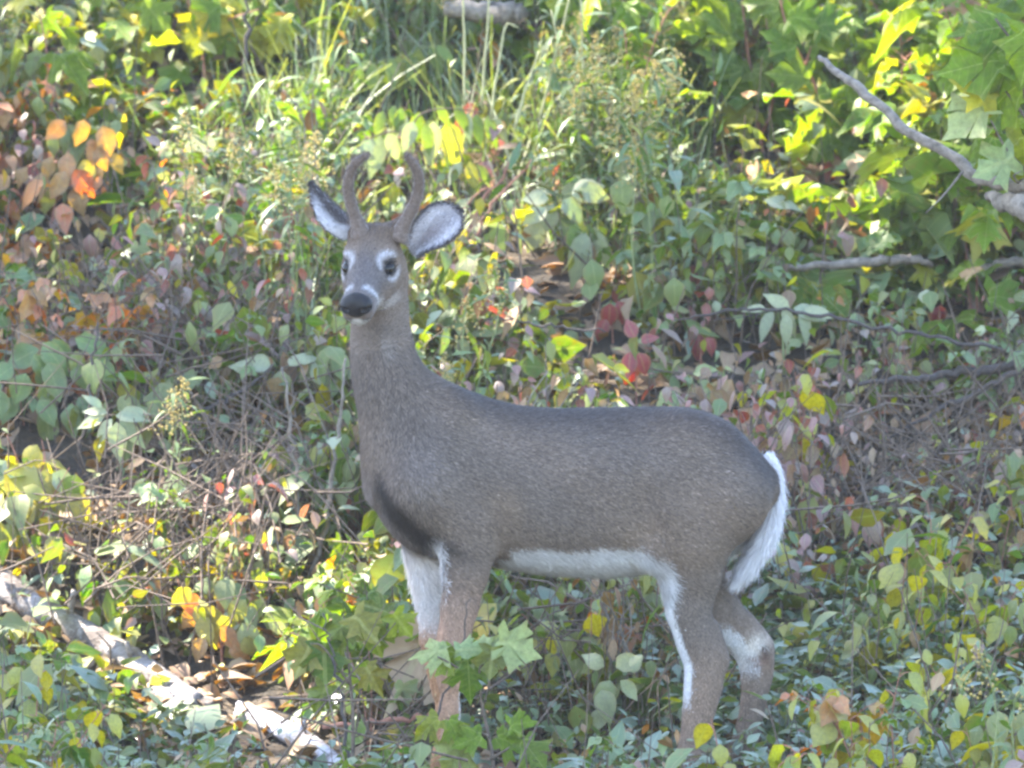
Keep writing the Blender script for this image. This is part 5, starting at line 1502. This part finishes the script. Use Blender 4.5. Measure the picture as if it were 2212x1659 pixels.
# thin dead stalks and twigs
for _ in range(750):
    px, py = rs.uniform(-250, 2460), rs.uniform(-60, 1800)
    x, y = surf(px, py, .08)
    gz = gh(x, y); h = rs.uniform(.10, .42)
    tx, ty = proj1(x, y, gz + h)
    if not clear_of_deer(x, y, h, tx, ty): continue
    if hides(x, y, ty, proj1(x, y, gz)[1], 8) and rs.random() < .7: continue
    d = rs.normal(0, .45, 2) * h
    p0 = np.array([x, y, gz - .02]); p2 = np.array([x + d[0], y + d[1], gz + h]); p1 = (p0 + p2) / 2 + rs.normal(0, .02, 3)
    V, Q, T = tube(np.array([p0, p1, p2]), np.array([.0026, .0021, .0011]) * rs.uniform(.5, 1.4), 4, False); sticks.add(V, Q)
for cx_, cy_, rx_, ry_, nn_ in ((520, 960, 230, 190, 170), (1830, 990, 260, 150, 90), (1230, 1400, 220, 140, 110), (280, 680, 240, 110, 130), (840, 1480, 150, 140, 110), (2080, 900, 170, 150, 90), (330, 1130, 220, 110, 110)):
    for _ in range(nn_):
        px, py = rs.normal(cx_, rx_ * .6), rs.normal(cy_, ry_ * .6)
        lf = rs.uniform(.04, .30); x, y = surf(px, py, lf); z = gh(x, y) + lf
        if y < .3 and not clear_of_deer(x, y, lf + .1, px, py - 60): continue
        a_ = rs.uniform(0, 3.14); L_ = rs.uniform(.06, .22)
        d = np.array([math.cos(a_) * .8, rs.normal(0, .5), abs(math.sin(a_)) * .9]); d /= np.linalg.norm(d)
        p0 = np.array([x, y, z]); pts_ = np.array([p0 - d * L_, p0 + rs.normal(0, .012, 3), p0 + d * L_])
        if pts_[0][2] < gh(pts_[0][0], pts_[0][1]): pts_[0][2] = gh(pts_[0][0], pts_[0][1])
        V, Q, T = tube(pts_, np.array([.0022, .0018, .0009]) * rs.uniform(.6, 1.5), 4, False); sticks.add(V, Q)
tag(link('twiggy_stalks', sticks.mesh('twiggy_stalks', STEM['brown'])), 'thin brown stalks and dead twigs tangled through the undergrowth', 'twigs', kind='stuff')

# fine grass through the goldenrod
gb = {}
for _ in range(1700):
    c = ((700, 180, 220, 170), (1340, 330, 230, 180), (1000, 220, 260, 180), (1500, 180, 160, 130), (570, 330, 130, 130), (700, 560, 90, 90))[rs.choice(6, p=[.3, .25, .2, .1, .1, .05])]
    px, py = rs.normal(c[0], c[2] * .6), rs.normal(c[1], c[3] * .6)
    x, y = surf(px, py, .15); gz = gh(x, y); L_ = rs.uniform(.15, .38)
    if hides(x, y, proj1(x, y, gz + L_ * .9)[1], proj1(x, y, gz)[1], 14): continue
    d = np.append(rs.normal(0, .35, 2), 1.0)
    gb.setdefault(int(rs.integers(0, 2)), []).append(frame((x, y, gz), d, np.array([rs.normal(), rs.normal(), .2]), L_))
LB3 = LeafBag()
for i, Ms in gb.items(): LB3.add(ovate(.0105, 5, .1, (.25, .5)[i], peak=.6), Ms, i)
tag(link('grass', LB3.mesh('grass', [MAT['golden'], MAT['pale']])), 'fine green and straw grass blades growing among the goldenrod', 'grass', kind='stuff')
# ------------------------------------------------------------------ unseen trees, crowns shaped to shade the slope and leave sun gaps
SUNSPOTS = [  # pixel, radius in metres, height above the ground: gaps cut in the crowns to place sun patches
    (50, 1040, .17, .2), (130, 1130, .10, .2), (20, 960, .10, .2), (490, 1330, .26, .12), (550, 1420, .25, .05), (430, 1400, .16, .05), (620, 1450, .09, .05), (420, 1300, .10, .15), (400, 1420, .10, .05),
    (40, 1255, .09, .08), (130, 1330, .08, .08), (210, 1390, .08, .08), (290, 1440, .07, .05), (140, 380, .22, .3), (240, 290, .12, .3), (60, 300, .07, .3),
    (420, 40, .26, .4), (600, 70, .16, .3), (330, 130, .10, .3), (700, 170, .16, .4), (280, 30, .08, .3),
    (560, 310, .11, .25), (640, 340, .09, .25), (500, 350, .06, .25), (935, 590, .16, .25), (945, 690, .13, .25), (925, 640, .12, .2), (1040, 560, .08, .25), (900, 760, .06, .2), (980, 620, .08, .2),
    (1700, 120, .18, .5), (1590, 130, .12, .5), (1780, 190, .10, .4), (1880, 90, .09, .4), (960, 270, .12, .3), (1330, 390, .07, .2), (1500, 160, .12, .4), (820, 120, .10, .3), (1100, 100, .08, .3),
    (230, 690, .09, .05), (330, 560, .07, .2), (190, 620, .05, .1), (2150, 40, .12, .3), (2080, 240, .06, .3), (1480, 380, .05, .2), (1250, 250, .06, .2), (720, 1290, .04, .1), (600, 1090, .04, .2)]
rs = np.random.default_rng(77)
ST = []
for px, py, r, lift in SUNSPOTS:
    x, y = surf(px, py, lift)
    ST.append((np.array([x, y, gh(x, y) + lift]), r * 1.45 + .05))
ST += SUNPTS
NL = 30000
tx = rs.uniform(-3.6, 3.2, NL); ty = rs.uniform(-2.2, 7.5, NL)
T0 = np.stack([tx, ty, ground_h(tx, ty) + .2], -1)
Lc = T0 + SUN_TO * rs.uniform(8.5, 13.5, NL)[:, None]
keep = np.ones(NL, bool)
for c, r in ST:
    q = Lc - c; al = q @ SUN_TO
    d = np.linalg.norm(q - al[:, None] * SUN_TO, axis=1)
    keep &= d > r + .02
Lc = Lc[keep]
trunks = [(-5.9, 2.2), (-6.4, 5.4), (-6.9, 8.8)]
cl = np.argmin(np.stack([np.hypot(Lc[:, 0] - a, Lc[:, 1] - b) for a, b in trunks]), 0)
crown_shape = ovate(.42, 3, .2, .2)
def leaf_at(p):
    d = rs.normal(0, 1, 3) - [0, 0, .4]; d /= np.linalg.norm(d); z_ = rs.uniform(.14, .20)
    return frame(p - d * z_ * .5, d, SUN_TO + rs.normal(0, .7, 3), z_)
for ti_, ((bx, by), lab) in enumerate(zip(trunks, ('unseen tree downhill of two others, crown shaped to shade the slope beside the deer', 'unseen tree between two others, its crown shaped to shade the hillside behind the deer', 'unseen tree highest up the slope, crown shaped to shade the upper hillside'))):
    root = thing('unseen_shade_tree', lab, 'tree', (bx, by, float(ground_h(bx, by))), 0, 'unseen trees shaped to shade the slope')
    R0 = np.array(root.location)
    pts = Lc[cl == ti_]
    top = float(np.percentile(pts[:, 2], 85)) - R0[2]
    B = Bag()
    sp = spline(np.array([(0, 0, -.3), (.05, .04, top * .3), (-.05, .1, top * .65), (.1, 0, top)]), 14)
    V, Q, T = tube(sp, np.linspace(.19, .05, 14), 10); B.add(V, Q, T)
    for k in range(22):
        f = rs.uniform(.35, .95); p0 = sp[int(f * 13)]
        p2 = pts[rs.integers(0, len(pts))] - R0
        p1 = p0 * .45 + p2 * .55 + np.array([0, 0, .25])
        V, Q, T = tube(spline(np.array([p0, p1, p2]), 7), np.linspace(.05, .008, 7), 5, False); B.add(V, Q)
    link('trunk', B.mesh('trunk', STEM['grey']), root)
    Ms = [leaf_at(p - R0) for p in pts]
    lb = LeafBag(); lb.add(crown_shape, Ms, 0)
    c = link('crown', lb.mesh('crown', [MAT['maple']]), root); tag(c, kind='stuff')

# ------------------------------------------------------------------ thin air volume added to veil the view and lift dark tones
hm = bpy.data.materials.new('veil_air'); hm.use_nodes = True
hnt = hm.node_tree; hnt.nodes.remove(hnt.nodes['Principled BSDF'])
hv_ = hnt.nodes.new('ShaderNodeVolumePrincipled')
hv_.inputs['Density'].default_value = 0.0006; hv_.inputs['Color'].default_value = (.90, .93, 1.0, 1)
hnt.links.new(hv_.outputs[0], hnt.nodes['Material Output'].inputs['Volume'])
bv_ = np.array([(a, b, c) for a in (-62, 62) for b in (-62, 62) for c in (-2.4, 18.0)], float)
bf_ = np.array([(0, 1, 3, 2), (4, 6, 7, 5), (0, 4, 5, 1), (2, 3, 7, 6), (0, 2, 6, 4), (1, 5, 7, 3)])
tag(link('added_haze', mesh_np('added_haze', bv_, bf_, hm, False)), kind='stuff')
